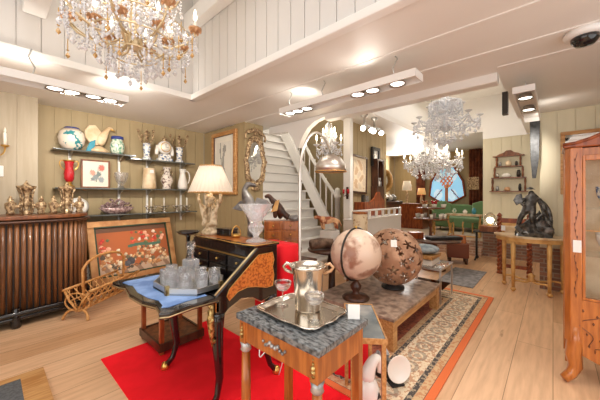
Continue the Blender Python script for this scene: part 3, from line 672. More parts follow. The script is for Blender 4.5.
# ------------------------------------------------------------------ left: bar, garniture, sconce, still life, basket
t = thing('bamboo_bar', 'dark bamboo bar counter with rounded end and black rails', 'bar counter', (0, 4.85, 0))
def barpath(off, n=10):
    P = [(-1.3, -.56-off)]
    for i in range(n+1):
        x = -.6+1.15*i/n; P.append((x, -.56-off-.04*math.sin(PI*i/n)))
    for i in range(1, n+1):
        a = -PI/2+PI/2*i/n; P.append((.55+(.3+off)*math.cos(a), -.26+(.3+off)*math.sin(a)))
    P.append((.85+off, -.0)); return P
P = barpath(0)
mb = MB(); mb.prism(P+[(-1.3, 0)], .1, 1.13); mb.build('body', M['blackmat'], t)
mb = MB()
def along(P, step):
    out = []; acc = 0
    for a, b in zip(P, P[1:]):
        L = math.hypot(b[0]-a[0], b[1]-a[1]); s = acc
        while s < L: out.append((a[0]+(b[0]-a[0])*s/L, a[1]+(b[1]-a[1])*s/L)); s += step
        acc = s-L
    return out
for x, y in along(barpath(.002), .052): mb.tube([(x, y, .14), (x, y, 1.12)], .0205, 10)
mb.build('bamboo_poles', M['bamboo'], t)
mb = MB(); mb.prism(barpath(.03)+[(-1.3, 0)], 1.14, 1.18); mb.build('counter_top', M['brown'], t, .008)
mb = MB(); mb.tube([(x, y, 1.115) for x, y in barpath(.04)], .016, 8); mb.build('top_rail', M['darkwood'], t)
mb = MB(); mb.tube([(x, y, .15) for x, y in barpath(.05)], .028, 8); mb.tube([(x, y, .1) for x, y in barpath(.03)], .03, 8); mb.build('foot_rail', M['black'], t)
for x, y in ((.2, -.63), (.84, -.2), (-.8, -.6)):
    LT([(.035, 0), (.045, .02), (.04, .06), (.035, .2), (.03, .21)], (x, y, 0), 10).build('foot', M['black'], t)
def urn_prof(s): return [(.05*s, 0), (.05*s, .02*s), (.02*s, .05*s), (.05*s, .09*s), (.085*s, .16*s), (.09*s, .2*s), (.06*s, .22*s)]
def centre(label, x, y):
    t = thing('gilt_centrepiece', label, 'ornament', (x, y, 1.183), .1, 'gilt garland centrepieces')
    LT([(.05, 0), (.04, .02), (.015, .06), (.035, .1), (.04, .16), (.02, .2), (.035, .27), (.085, .31), (.09, .33), (.05, .335), (.025, .35), (.015, .37), (.0, .4)], n=16).build('tall_urn', M['oldgilt'], t)
    for a in range(4):
        MB().tube(bez((.05*math.cos(a*1.57+.8), .05*math.sin(a*1.57+.8), .0), (.1*math.cos(a*1.57+.8), .1*math.sin(a*1.57+.8), .1), (.02*math.cos(a*1.57+.8), .02*math.sin(a*1.57+.8), .16), (.09*math.cos(a*1.57+.8), .09*math.sin(a*1.57+.8), .3)), .009, 6).build('scroll_strut', M['oldgilt'], t)
    for s in (-1, 1):
        u = LT([(.035, 0), (.04, .02), (.03, .04), (.048, .08), (.05, .13), (.04, .14), (.02, .15), (.025, .175), (.014, .19), (.0, .195)], (s*.13, 0, 0), 14).build('side_urn', M['oldgilt'], t)
        MB().ball((s*.13, 0, .2), .016, 8, 6).build('knop', M['oldgilt'], u)
        mb = MB()
        for q in range(9):
            v = q/8; mb.ball((s*(.04+.08*v), -.02+.01*math.sin(q*2), .15-.06*math.sin(PI*v)), .019, 7, 5)
        mb.build('garland', M['oldgilt'], t)
centre('gilt urn centrepiece with garlands at the left end of the bamboo bar', .3, 4.56)
centre('gilt urn centrepiece with garlands at the right end of the bamboo bar', .67, 4.58)
t = thing('wall_sconce', 'gilt wall sconce with white candle at the left edge', 'wall light', (.035, 4.9, 1.94))
LT([(.0, 0), (.03, 0), (.035, .01), (0, .02)], (0, 0, 0), 12, mtx=Matrix.Rotation(PI/2, 4, 'X')).build('back_plate', M['gold'], t)
for s in (-1, 1):
    a = MB().tube(bez((0, -.02, 0), (s*.02, -.08, -.1), (s*.1, -.1, -.08), (s*.1, -.1, .03)), .008, 6).build('arm', M['gold'], t)
    LT([(.01, .03), (.04, .045), (.035, .06), (0, .06)], (s*.1, -.1, 0), 12).build('drip_pan', M['gold'], a)
    LT([(.016, .06), (.016, .2), (0, .21)], (s*.1, -.1, 0), 10).build('candle', M['candle'], a)
    LT([(.0, .2), (.012, .22), (.008, .25), (0, .27)], (s*.1, -.1, 0), 8).build('bulb', M['candle'], a)
o = B(-.05, .125, 4.885, 4.899, 1.63, 1.76).build('wall_plate', M['plastic'], None, .004); tag(o, 'blank white square plate on the wall below the sconce', 'wall plate')
o = B(.95, 2.22, 4.72, 5.19, 0, .13).build('low_plinth', M['darkwood'], None, .005); tag(o, 'low dark plinth under the leaning still life', 'plinth')
t = thing('still_life_painting', 'large gold framed still life of flowers and fruit leaning below the shelves', 'painting', (1.57, 4.78, .135)); t.rotation_euler = (-.3, 0, .09)
fm = frame_mb(1.24, .92, .1, .04); fm.build('frame', mat('copper_gilt_frame', rgb(206, 156, 104), .4, .3, col2=rgb(176, 122, 76), scale=5), t, .012)
frame_mb(1.06, .74, .018, .045, .09).build('slip', mat('dark_green_slip', rgb(44, 66, 42), .4), t)
random.seed(3); blobs = []
for i in range(150):
    x = .04+.92*random.random(); top = .3+.28*math.exp(-((x-.68)/.24)**2)+.16*math.exp(-((x-.1)/.1)**2)
    blobs.append((x, .1+(top-.1)*random.random(), .016+.034*random.random(), random.choice(((206, 160, 110), (168, 112, 66), (222, 190, 150), (140, 92, 58), (112, 96, 70), (196, 172, 140), (86, 72, 58), (182, 120, 70), (226, 206, 176)))))
for x, y, k in ((.1, .6, 16), (.62, .72, 26), (.85, .72, 14)):
    for i in range(k):
        blobs.append((x+.24*(random.random()-.5)*(1.3 if k > 20 else .7), y+.26*(random.random()-.5), .018+.026*random.random(), random.choice(((206, 84, 58), (226, 120, 88), (196, 60, 44), (236, 170, 140), (92, 104, 70), (120, 124, 86), (230, 206, 186)))))
blobs += [(.42, .24, .075, (70, 68, 72)), (.37, .2, .06, (84, 82, 86)), (.27, .42, .04, (206, 196, 170)), (.27, .5, .03, (216, 206, 180)), (.36, .4, .03, (196, 180, 150))]
def still(u, v):
    q = min(1, max(0, 1.15-abs(u-.35)*.7-abs(v-.6)*.35)); c = (128+62*q, 62+40*q, 34+18*q)
    if v > .88: c = (112, 74, 50)
    if v < .2+.05*math.sin(u*9)+.03*math.sin(u*23): c = (198, 166, 140) if math.sin(u*31+v*12) > -.5 else (150, 116, 92)
    if abs(v-.56-.015*math.sin(u*14)) < .03 and .4 < u < .88: c = (78, 116, 96)
    for x, y, r, q in blobs:
        d2 = (u-x)**2*1.9+(v-y)**2
        if d2 < r*r: c = q if (u-x-.3*r)**2*1.9+(v-y-.3*r)**2 > (r*.5)**2 else tuple(min(255, k*1.16) for k in q)
    return tuple(max(0, min(255, k)) for k in c)
canvas('canvas', 1.05, .73, 110, 76, still, M['paint'], t, .095, -.015)
B(-.6, .6, -.012, -.002, .02, .9).build('backing', M['brown'], t)
# magazine basket
t = thing('cane_basket', 'pale cane magazine basket with tall hoop handle on the floor before the bar', 'basket', (1.0, 4.24, 0), .66)
mb = MB(); L_ = .41
for s in (-1, 1):
    mb.tube([(-L_, s*.02, .1), (L_, s*.02, .1)], .014, 6).tube([(-L_-.02, s*.16, .33), (L_+.02, s*.16, .33)], .016, 6).tube([(-L_, s*.09, .21), (L_, s*.09, .21)], .009, 6)
    for i in range(9):
        x = -L_+.02+i*(2*L_-.04)/8
        mb.tube([(x, s*.02, .1), (x+.03, s*.09, .22), (x, s*.16, .33)], .008, 5).tube([(x+.04, s*.02, .1), (x-.02, s*.1, .22), (x+.05, s*.16, .33)], .006, 5)
mb.build('woven_side', M['wicker'], t)
for s in (-1, 1):
    MB().tube([(s*L_, .16, .33), (s*(L_+.02), .08, .22), (s*L_, .0, .1), (s*(L_+.02), -.08, .22), (s*L_, -.16, .33)], .013, 6).build('end_frame', M['wicker'], t)
    MB().tube([(s*(L_+.0), .15*math.cos(q), .2+.1*math.sin(q)) for q in [2*PI*i/16 for i in range(16)]], .009, 6, True).build('end_ring', M['wicker'], t)
    for q in (-1, 1): MB().tube(bez((s*L_*.95, q*.03, .1), (s*L_, q*.05, .12), (s*L_, q*.13, .12), (s*(L_+.03), q*.15, .012)), .014, 6).build('leg', M['wicker'], t)
MB().tube([(-.32, 0, .1), (-.34, 0, .55)]+[(-.34+.68*i/10, 0, .55+.12*math.sin(PI*i/10)**.5) for i in range(1, 10)]+[(.34, 0, .55), (.32, 0, .1)], .016, 7).build('hoop_handle', M['wicker'], t)
t = thing('porcelain_jar', 'white porcelain jar standing between the bar and the still life', 'jar', (.98, 4.98, .13))
LT([(.05, 0), (.09, .08), (.1, .16), (.06, .26), (.07, .3), (.04, .34), (0, .37)], n=16).build('body', M['figvase'], t)

# ------------------------------------------------------------------ picture wall, mirror
t = thing('framed_drawing', 'tall framed pencil drawing with wide wooden frame left of the gilt mirror', 'picture', (2.885, 4.43, 1.42), -PI/2)
frame_mb(.78, 1.14, .075, .05).build('frame', M['oak'], t, .01)
frame_mb(.64, 1.0, .012, .045, .07).build('inner_edge', M['darkwood'], t)
B(-.37, .37, -.02, -.002, .02, 1.12).build('backing', M['brown'], t)
def draw(u, v):
    if not (.14 < u < .86 and .1 < v < .9): return (236, 228, 212)
    d = abs(u-.5-.06*math.sin(v*9)); e = abs(u-.42-.12*math.sin(v*5+1))
    if d < .05 and .2 < v < .82: return (160, 158, 150)
    if e < .02 or (u-.52)**2+(v-.76)**2 < .006: return (140, 138, 132)
    return (226, 220, 206)
canvas('drawing_sheet', .62, .98, 30, 46, draw, M['paint'], t, .08, -.022)
t = thing('gilt_mirror', 'ornate gilt rococo mirror on the narrow olive pillar', 'mirror', (3.1, 3.855, 1.5))
def mo(s, n=48):
    P = []
    for i in range(n):
        a = 2*PI*i/n; r = 1+.05*math.cos(8*a)+.03*math.cos(12*a)
        P.append((.2*s*r*math.cos(a)*(1-.12*math.sin(a)), .5+.43*s*r*math.sin(a)))
    return P
MB().prism(mo(.84), -.02, -.012, XZ).build('mirror_glass', M['mirror'], t)
mb = MB(); mb.tube([(x, -.022, z) for x, z in mo(.9)], .034, 8, True).tube([(x, -.028, z) for x, z in mo(1.06)], .02, 6, True)
for x, z in mo(1.02)[::3]: mb.ball((x, -.035, z), .034, 8, 6)
mb.build('scrolled_frame', M['oldgilt'], t)
mb = MB()
for i in range(9): mb.ball(((i-4)*.035, -.03, .97+.06*math.cos((i-4)*.35)), .035, 8, 6)
for s in (-1, 1): mb.tube(bez((s*.2, -.03, .86), (s*.28, -.03, .95), (s*.1, -.03, 1.05), (0, -.03, 1.06)), .02, 6)
mb.build('crest', M['oldgilt'], t)
mb = MB()
for i in range(5): mb.ball(((i-2)*.035, -.03, .03-.02*math.cos((i-2)*.6)), .03, 8, 6)
mb.build('foot_scroll', M['oldgilt'], t)

# ------------------------------------------------------------------ black bureau
BX, BY = .98, 1.61
t = thing('black_bureau', 'open black lacquer bureau with floral marquetry sides, gilt mounts and blue writing leaf', 'desk', (BX, BY, .0072))
W_, D_ = .9, .54
def side_poly():
    return [(0, .74), (.35, 1.01), (.54, 1.01), (.54, .6), (.46, .63), (.38, .61), (.3, .66), (.2, .68), (.1, .64), (.05, .6), (0, .58)]
for y0 in (0, W_-.025):
    p = MB().prism(side_poly() if y0 == 0 else [(.2, .74), (.3, .98)]+side_poly()[1:6]+[(.2, .68)], y0, y0+.025, XZ).build('side_panel', M['black'], t, .004)
mq = [(.08, .725), (.1, .77), (.35, .96), (.49, .96), (.505, .9), (.49, .85), (.505, .78), (.49, .7), (.43, .7), (.33, .73), (.25, .745), (.17, .735), (.1, .69)]
MB().prism(mq, -.003, .0, XZ).build('marquetry_panel', M['marquetry'], t)
MB().tube([(x, -.003, z) for x, z in mq], .0022, 5, True).build('brass_line', M['gold'], t)
MB().tube([(0, .012, .748), (.35, .012, 1.018), (.4, .012, 1.018)], .008, 6).tube([(.0, .0, .575), (.05, 0, .595), (.1, 0, .635), (.2, 0, .675), (.3, 0, .655), (.38, 0, .605), (.46, 0, .625)], .0025, 5).build('brass_edge', M['oldbrass'], t)
MB().box(.52, .54, .025, W_-.025, .6, 1.01).build('back_panel', M['black'], t)
tp = [(.32, 0)]+[(.32-.04*math.sin(PI*i/8)*(1+.6*math.cos(2*PI*i/8)), W_*i/8) for i in range(1, 8)]+[(.32, W_), (.555, W_+.01), (.555, -.01)]
MB().prism(tp, 1.01, 1.03).build('top', M['black'], t, .006)
MB().tube([(x, y, 1.028) for x, y in tp], .004, 5, True).build('top_moulding', M['gold'], t)
MB().prism([(.34, .03), (.53, .03), (.53, W_-.03), (.34, W_-.03)], 1.03, 1.0312).build('top_inlay', M['honey'], t)
MB().box(0.005, .52, .026, W_-.026, .72, .735).build('bed', M['black'], t)
d = MB().box(.3, .52, .026, W_-.026, .735, 1.01).build('drawer_block', M['black'], t)
for r in range(2):
    for k in range(3):
        dr = MB().box(.285, .302, .05+k*.275, .3+k*.275, .75+r*.09, .83+r*.09).build('drawer', M['black'], t, .004)
        MB().ball((.279, .175+k*.275, .79+r*.09), .009, 8, 6).build('knob', M['gold'], dr)
MB().box(.285, .3, .026, W_-.026, .93, .938).build('shelf_rail', M['gold'], t)
# writing leaf
lf = [(.02, 0), (.02, W_), (-.1, W_+.01), (-.2, W_+.0), (-.3, W_+.01), (-.345, W_-.01), (-.33, W_-.12), (-.31, .72), (-.345, .5), (-.335, .3), (-.3, .18), (-.32, .06), (-.345, .02), (-.3, -.01), (-.15, .01)]
MB().prism(lf, .70, .735).build('writing_leaf', M['black'], t, .006)
MB().prism([(x*.78-.03, (y-.45)*.82+.45) for x, y in lf], .735, .738).build('leather_inset', M['blue'], t)
MB().tube([(x, y, .712) for x, y in lf[1:]+lf[:1]], .0045, 6).build('leaf_brass_edge', M['oldbrass'], t)
MB().prism([(0, .64), (.0, .70), (.9, .70), (.9, .64), (.8, .66), (.6, .62), (.45, .6), (.3, .62), (.1, .66)], .0, .022, YZ).build('front_apron', M['marquetry'], t)
def cabriole(x, y, sx, sy, top=.62):
    P = [(x, y, top), (x-sx*.015, y-sy*.01, top*.86), (x+sx*.01, y+sy*.005, top*.6), (x+sx*.02, y+sy*.01, top*.3), (x-sx*.0, y, top*.12), (x-sx*.035, y-sy*.02, .02)]
    l = MB().tube(bez(P[0], P[1], P[2], P[3], 6)+P[4:], [.052, .05, .045, .04, .035, .03, .026, .02, .024], 8).build('leg', M['black'], t)
    LT([(.03, 0), (.034, .015), (.022, .05), (.0, .06)], (x-sx*.035, y-sy*.02, 0), 8).build('gilt_toe', M['gold'], l); return l
for x, y, sx, sy in ((.03, .035, 1, .2), (.03, W_-.2, 1.6, -.6), (.5, .04, -1.2, 1.6), (.5, W_-.04, -1, -1)):
    l = cabriole(x, y, sx, sy)
    if x < .1:
        mb = MB(); mb.tube([(x-.052, y-.02, .7), (x-.06, y-.02, .6), (x-.05, y-.02, .5), (x-.042, y-.015, .42)], [.014, .024, .018, .005], 8)
        for q in range(6): mb.ball((x-.065+.004*q, y-.02+.02*math.sin(q*2.2), .69-.045*q), .013, 6, 5)
        mb.build('ormolu_mount', M['ormolu'], l)
ZT = 1.0386
# things on the bureau
t = thing('table_lamp', 'cherub table lamp with cream pleated shade on the bureau', 'lamp', (1.42, 2.42, ZT))
LT([(.09, 0), (.09, .02), (.075, .04), (.05, .06), (.045, .1), (.03, .11)], n=16, smooth=True).build('base', M['alabaster'], t)
for q in range(3):
    a = q*2.09+.4; c, s = math.cos(a), math.sin(a)
    skin('cherub', [(.05*c, .05*s, .12, .03), (.055*c, .055*s, .18, .034), (.05*c, .05*s, .24, .018), (.05*c, .05*s, .275, .028), (.09*c-.03*s, .09*s+.03*c, .27, .012), (.1*c-.02*s, .1*s+.02*c, .33, .01), (.07*c-.03*s, .07*s+.03*c, .08, .016), (.03*c+.04*s, .03*s-.04*c, .07, .016)],
         [(0, 1), (1, 2), (2, 3), (1, 4), (4, 5), (0, 6), (0, 7)], M['alabaster'], t, 1)
LT([(.02, .1), (.03, .2), (.02, .3), (.05, .34), (.015, .36), (.012, .44)], n=12).build('stem', M['alabaster'], t)
for q in range(5):
    a = q*1.257; MB().tube(bez((0, 0, .28), (.05*math.cos(a), .05*math.sin(a), .24), (.13*math.cos(a), .13*math.sin(a), .26), (.11*math.cos(a), .11*math.sin(a), .38)), [.012]*13, 6).build('branch', M['alabaster'], t)
sh = MB().lathe([(.2, .395), (.1, .645)], (0, 0, 0), 96, .035, 32); sh.f = sh.f[:96]; sh.sm = sh.sm[:96]
o = sh.build('lamp_shade', M['shade'], t); md = o.modifiers.new('thick', 'SOLIDIFY'); md.thickness = .003
mb = MB()
for r, z in ((.2, .395), (.1, .645)): mb.tube([(r*math.cos(i*PI/16), r*math.sin(i*PI/16), z) for i in range(32)], .006, 5, True)
mb.build('shade_trim', M['giltwood'], t)
point('table_lamp_bulb', (1.41, 2.42, ZT+.47), 2, (1, .88, .72), .04)
t = thing('trumpet_vase', 'large flared cut crystal vase on the bureau top', 'vase', (1.43, 1.76, ZT))
LT([(.08, 0), (.075, .01), (.03, .025), (.022, .045), (.055, .085), (.065, .115), (.045, .145), (.065, .19), (.1, .24), (.14, .295), (.132, .295), (.09, .235), (.045, .18), (.0, .16)], n=16, smooth=False).build('body', M['frosted'], t)
for x, y, lab in ((1.46, 2.26, 'small black lacquer box right of the table lamp'), (1.47, 2.2-.03, 'small black lacquer box between the table lamp and the gilt basket')):
    t = thing('lacquer_box', lab, 'box', (x, y, ZT), .2)
    B(-.05, .05, -.04, .04, 0, .05).build('body', M['black'], t, .003); B(-.052, .052, -.042, .042, .05, .065).build('lid', M['black'], t, .003)
t = thing('gilt_handle_basket', 'tiny gilt basket with arched handle between lamp and crystal vase', 'basket', (1.44, 2.04, ZT))
LT([(.03, 0), (.045, .03), (.04, .03), (.0, .01)], n=14).build('bowl', M['gold'], t)
MB().tube([(.045*math.cos(q*PI/12), 0, .03+.07*math.sin(q*PI/12)) for q in range(13)], .005, 6).build('handle', M['gold'], t)
# tray with decanter and tumblers
TX, TY, TZ = 1.0, 2.0, .7454
t = thing('octagonal_tray', 'octagonal mirrored tray of glasses on the blue writing leaf', 'tray', (TX, TY, TZ))
oc = [(.245*math.cos(PI/8+i*PI/4)*.94, .3*math.sin(PI/8+i*PI/4)) for i in range(8)]
MB().prism(oc, 0, .012).build('mirror_base', M['mirror'], t)
mb = MB()
for i in range(8):
    a, b = Vector((*oc[i], 0)), Vector((*oc[(i+1) % 8], 0)); n_ = Vector((a.y-b.y, b.x-a.x, 0)).normalized()*-.008
    mb.add([a, b, b+n_*-1, a+n_*-1, a+Vector((0, 0, .045)), b+Vector((0, 0, .045)), b+n_*-1+Vector((0, 0, .045)), a+n_*-1+Vector((0, 0, .045))],
           [(0, 1, 5, 4), (3, 7, 6, 2), (4, 5, 6, 7), (0, 3, 2, 1), (0, 4, 7, 3), (1, 2, 6, 5)])
mb.build('mirror_gallery', M['steel'], t)
for i in (0, 2, 4, 6):
    MB().cbox((oc[i][0], oc[i][1], .03), (.025, .025, .06)).build('corner_block', M['ormolu'], t)
tum = None
for x, y, lab in ((-.13, .1, 'cut glass tumbler at the far left corner of the tray'), (-.05, .19, 'cut glass tumbler behind the leftmost tumbler on the tray'), (-.15, -.02, 'cut glass tumbler at the front edge of the tray'),
                  (-.04, .06, 'cut glass tumbler in the middle of the tray'), (-.1, -.14, 'cut glass tumbler at the near front corner of the tray'), (.0, -.18, 'cut glass tumbler at the right end of the tray'), (.06, -.05, 'cut glass tumbler just in front of the decanter'), (.12, -.14, 'cut glass tumbler nearest the bureau drawers')):
    if tum is None:
        tum = thing('tumbler', lab, 'glass', (TX+x, TY+y, TZ+.0125), 0, 'tumblers on the octagonal tray')
        LT([(.034, 0), (.036, .01), (.042, .105), (.0395, .105), (.035, .018), (.0, .016)], n=24).build('bowl', M['coupeglass'], tum)
        LT([(.0355, .004), (.0385, .03), (.039, .06), (.036, .06), (.033, .012), (.0, .012)], n=20, ripple=.035, nr=10, smooth=False).build('cut_base', M['frosted'], tum)
        MB().tube([(.0408*math.cos(q*PI/12), .0408*math.sin(q*PI/12), .105) for q in range(24)], .0016, 5, True).build('rim', M['frosted'], tum)
    else: place(tum, (TX+x, TY+y, TZ+.0125), x*9, lab)
t = thing('decanter', 'square crystal decanter with stopper at the back of the tray', 'decanter', (TX+.06, TY+.1, TZ+.0125))
MB().box(-.05, .05, -.05, .05, 0, .15).build('body', M['frosted'], t, .012)
LT([(.03, .15), (.02, .175), (.02, .2), (.032, .205), (.032, .212), (.015, .212)], n=14).build('neck', M['crystal'], t)
LT([(.014, .2), (.02, .22), (.04, .25), (.034, .28), (.0, .29)], n=8, smooth=False).build('stopper', M['crystal'], t)
# etagere stand behind the bureau
t = thing('wooden_stand', 'low brown wooden two tier stand behind the bureau leg', 'stand', (1.0, 2.535, .0075))
MB().box(0, .4, 0, .46, .05, .09).build('lower_shelf', M['brown'], t, .004)
frame = MB().box(-.01, .41, -.01, .01, .03, .1).box(-.01, .41, .45, .47, .03, .1).box(-.01, .01, 0, .46, .03, .1).box(.39, .41, 0, .46, .03, .1).build('rim', M['darkwood'], t)
MB().box(-.02, .42, -.02, .48, .53, .56).build('top', M['brown'], t, .004)
for x in (.02, .38):
    for y in (.02, .44): MB().box(x-.018, x+.018, y-.018, y+.018, 0, .53).build('leg', M['walnut'], t, .003)
mb = MB().tube(bez((1.34, 1.56, .5), (1.25, 1.5, .3), (1.15, 1.45, .25), (1.3, 1.42, .42)), .004, 6)
mb.tube(bez((1.3, 1.42, .42), (1.4, 1.4, .3), (1.5, 1.5, .2), (1.5, 1.57, .02)), .004, 6)
o = mb.build('power_cord', M['plastic']); tag(o, 'thin white cord looping beside the bureau leg', 'cord')

# ------------------------------------------------------------------ marble topped side table, tray, bucket, glasses
t = thing('marble_table', 'small honey wood table with grey marble top and gilt mounts in the foreground', 'table', (.905, .71, .0072))
LX, LY = .41, .575
B(0, LX, 0, LY, .725, .757).build('marble_top', M['marble_grey'], t, .004)
MB().box(.03, LX-.02, .02, .04, .6, .725).box(.03, LX-.02, LY-.04, LY-.02, .6, .725).box(LX-.04, LX-.02, .04, LY-.04, .6, .725).build('apron', M['honey'], t)
dr = B(.018, .05, .055, LY-.055, .61, .715).build('drawer', M['honey'], t, .003)
mb = MB()
for s in (-1, 1):
    for q in range(5): mb.ball((.014, LY/2+s*(.012+.016*q), .665+.01*math.sin(q*1.7)), .012-.001*q, 7, 5)
mb.build('handle_mount', M['pewter'], dr)
for y in (.04, LY-.04):
    b = MB().box(.012, .06, y-.022, y+.022, .6, .725).build('corner_block', M['honey'], t, .002)
    mb = MB()
    for q in range(5): mb.ball((.011, y, .63+.018*q), .009+.004*math.sin(q*1.2), 7, 5)
    mb.build('block_mount', M['ormolu'], b)
    l = LT([(.022, .11), (.026, .3), (.022, .555)], (.038, y, 0), 16).build('leg', M['honey'], t)
    LT([(.022, .55), (.03, .56), (.025, .575), (.032, .6)], (.038, y, 0), 14).build('capital', M['pewter'], l)
    LT([(.032, .05), (.03, .08), (.024, .11)], (.038, y, 0), 14).build('base_mount', M['pewter'], l)
    l = B(LX-.06, LX-.02, y-.02, y+.02, .05, .6).build('leg', M['honey'], t, .002)
MB().box(.015, LX-.015, .015, LY-.015, 0, .06).build('lower_shelf', M['honey'], t, .004)
B(.08, LX-.07, .06, LY-.06, .06, .064).build('shelf_inlay', M['greyfab'], t)
t = thing('silver_tray', 'shiny silver tray with shaped rim on the grey marble table', 'tray', (1.145, 1.025, .7645))
def trp(a_, b_, n=64):
    P = []
    for i in range(n):
        a = 2*PI*i/n; c, s = math.cos(a), math.sin(a); e = 5
        r = (abs(c)**e+abs(s)**e)**(-1/e)*(1+.025*math.cos(8*a)); P.append((a_*r*c, b_*r*s))
    return P
o_ = trp(.165, .215); i_ = trp(.135, .185)
MB().prism(i_, 0, .004).build('tray_floor', M['silver'], t)
mb = MB(); n = len(o_); mb.add([(x, y, .004) for x, y in i_]+[(x, y, .018) for x, y in o_], [(k, (k+1) % n, n+(k+1) % n, n+k) for k in range(n)], True)
mb.tube([(x, y, .018) for x, y in o_], .005, 6, True); mb.build('tray_rim', M['silver'], t)
t = thing('champagne_bucket', 'polished silver champagne bucket with two handles on the silver tray', 'bucket', (1.195, 1.015, .769))
LT([(.0, 0), (.068, 0), (.072, .01), (.085, .2), (.098, .235), (.1, .245), (.094, .245), (.08, .2), (.066, .02), (.0, .015)], n=32).build('bucket_wall', M['silver'], t)
MB().tube([(.1*math.cos(i*PI/16), .1*math.sin(i*PI/16), .243) for i in range(32)], .006, 6, True).build('rolled_rim', M['silver'], t)
for s in (-1, 1):
    c = (.6*s, -.8*s); MB().tube([(c[0]*.085, c[1]*.085, .2), (c[0]*.125, c[1]*.125, .215), (c[0]*.14, c[1]*.14, .235), (c[0]*.12, c[1]*.12, .255), (c[0]*.095, c[1]*.095, .245)], .009, 8).build('handle', M['rosette'] if s > 0 else M['silver'], t)
cp = None
for x, y, lab in ((1.13, 1.15, 'champagne coupe standing left of the silver bucket'), (1.09, .885, 'champagne coupe standing in front of the silver bucket')):
    if cp is None:
        cp = thing('champagne_coupe', lab, 'glass', (x, y, .7695), 0, 'champagne coupes')
        LT([(.0, 0), (.034, .001), (.034, .003), (.008, .006), (.005, .02), (.0045, .08), (.008, .09)], n=20).build('stem', M['glass'], cp)
        LT([(.008, .088), (.03, .094), (.046, .115), (.05, .14), (.048, .14), (.044, .117), (.028, .098), (.0, .094)], n=24).build('bowl', M['coupeglass'], cp)
    else: place(cp, (x, y, .7695), 0, lab)
t = thing('price_card', 'small white price card standing at the back right of the grey marble top', 'card', (1.265, .765, .7645), .64)
MB().box(-.004, .0, -.03, .03, .0, .075).build('card', M['price'], t); MB().box(0, .03, -.01, .01, 0, .004).build('card_foot', M['price'], t)
# red draped pedestal and red pouf
def drape(name, label, loc, a, b, h, cat, e=6, flare=.03):
    t = thing(name, label, cat, loc)
    n = 72; vs = []; fs = []; ph = [random.random()*6 for _ in range(3)]
    for j in range(9):
        z = h*(1-j/8)
        for i in range(n):
            an = 2*PI*i/n; c, s = math.cos(an), math.sin(an); r = (abs(c)**e+abs(s)**e)**(-1/e)
            k = j/8; f = 1+k*(flare+.035*math.sin(11*an+ph[0])+.025*math.sin(17*an+ph[1]))
            vs.append((a*r*c*f, b*r*s*f, z+.002))
    for j in range(8):
        for i in range(n): fs.append((j*n+i, j*n+(i+1) % n, (j+1)*n+(i+1) % n, (j+1)*n+i))
    fs.append(tuple(range(n)))
    MB().add(vs, fs, True).build('velvet_cover', M['redcloth'], t)
    MB().box(-a*.8, a*.8, -b*.8, b*.8, .0, h-.01).build('box_core', M['brown'], t)
drape('draped_pedestal', 'tall pedestal covered in bright red velvet behind the black bureau', (1.745, 1.86, .0112), .12, .19, .96, 'pedestal')
drape('velvet_pouf', 'low red velvet pouf on the carpet behind the marble table', (1.98, 1.24, .011), .16, .16, .26, 'pouf', 2.2)
# mirrored occasional table and white things under it
t = thing('mirror_table', 'narrow wooden side table with mirrored glass top beside the marble table', 'table', (1.48, .69, .0), math.radians(36.9))
B(0, .5, 0, .19, .585, .6).build('mirror_top', M['greymirror'], t, .002)
MB().box(-.008, .508, -.008, .0, .575, .605).box(-.008, .508, .19, .198, .575, .605).box(-.008, 0, 0, .19, .575, .605).box(.5, .508, 0, .19, .575, .605).build('top_frame', M['oak'], t)
for x in (.01, .49):
    for y in (.01, .18): MB().box(x-.012, x+.012, y-.012, y+.012, .011 if x > .1 else .0105, .58).build('leg', M['oak'], t)
t = thing('white_vase', 'white glazed vase shaped like a bent bird on the floor under the mirrored table', 'vase', (1.69, .92, .0115))
LT([(.06, 0), (.08, .04), (.085, .09), (.065, .15), (.04, .19)], n=20).build('body', M['porcelain'], t)
MB().tube(bez((0, 0, .17), (.01, -.01, .3), (.09, -.06, .36), (.08, -.05, .2)), [.05, .048, .044, .04, .037, .034, .032, .03, .028, .025, .022, .02, .018], 10).build('neck', M['porcelain'], t)
MB().prism([(-.02, .08), (.02, .08), (0, .12)], -.087, -.083, XZ).build('dark_mark', M['blackmat'], t)
t = thing('white_dish', 'round white dish propped up beside the coffee table leg', 'dish', (2.0, .84, .0115), -.6)
MB().lathe([(.0, 0), (.06, 0), (.09, .018), (.095, .018), (.06, -.008), (0, -.008)], (0, 0, 0), 28, mtx=Matrix.Translation((0, 0, .13)) @ Matrix.Rotation(PI/2-.15, 4, 'X')).build('plate', M['porcelain'], t)
MB().box(-.05, .05, -.01, .07, 0, .012).box(-.05, .05, .05, .062, .0, .09).build('stand', M['blackmat'], t)
t = thing('crystal_cluster', 'grey crystal cluster on the carpet behind the white vase', 'mineral', (2.07, .99, .0115))
mb = MB(); random.seed(5)
for i in range(26):
    a = random.random()*6.28; q = random.random()*.05; mb.oct((q*math.cos(a), q*math.sin(a), .05+.1*random.random()), .028, .045)
mb.build('crystals', M['pewter'], t); LT([(.07, 0), (.08, .02), (.05, .06), (0, .07)], n=10).build('matrix', M['iron'], t)

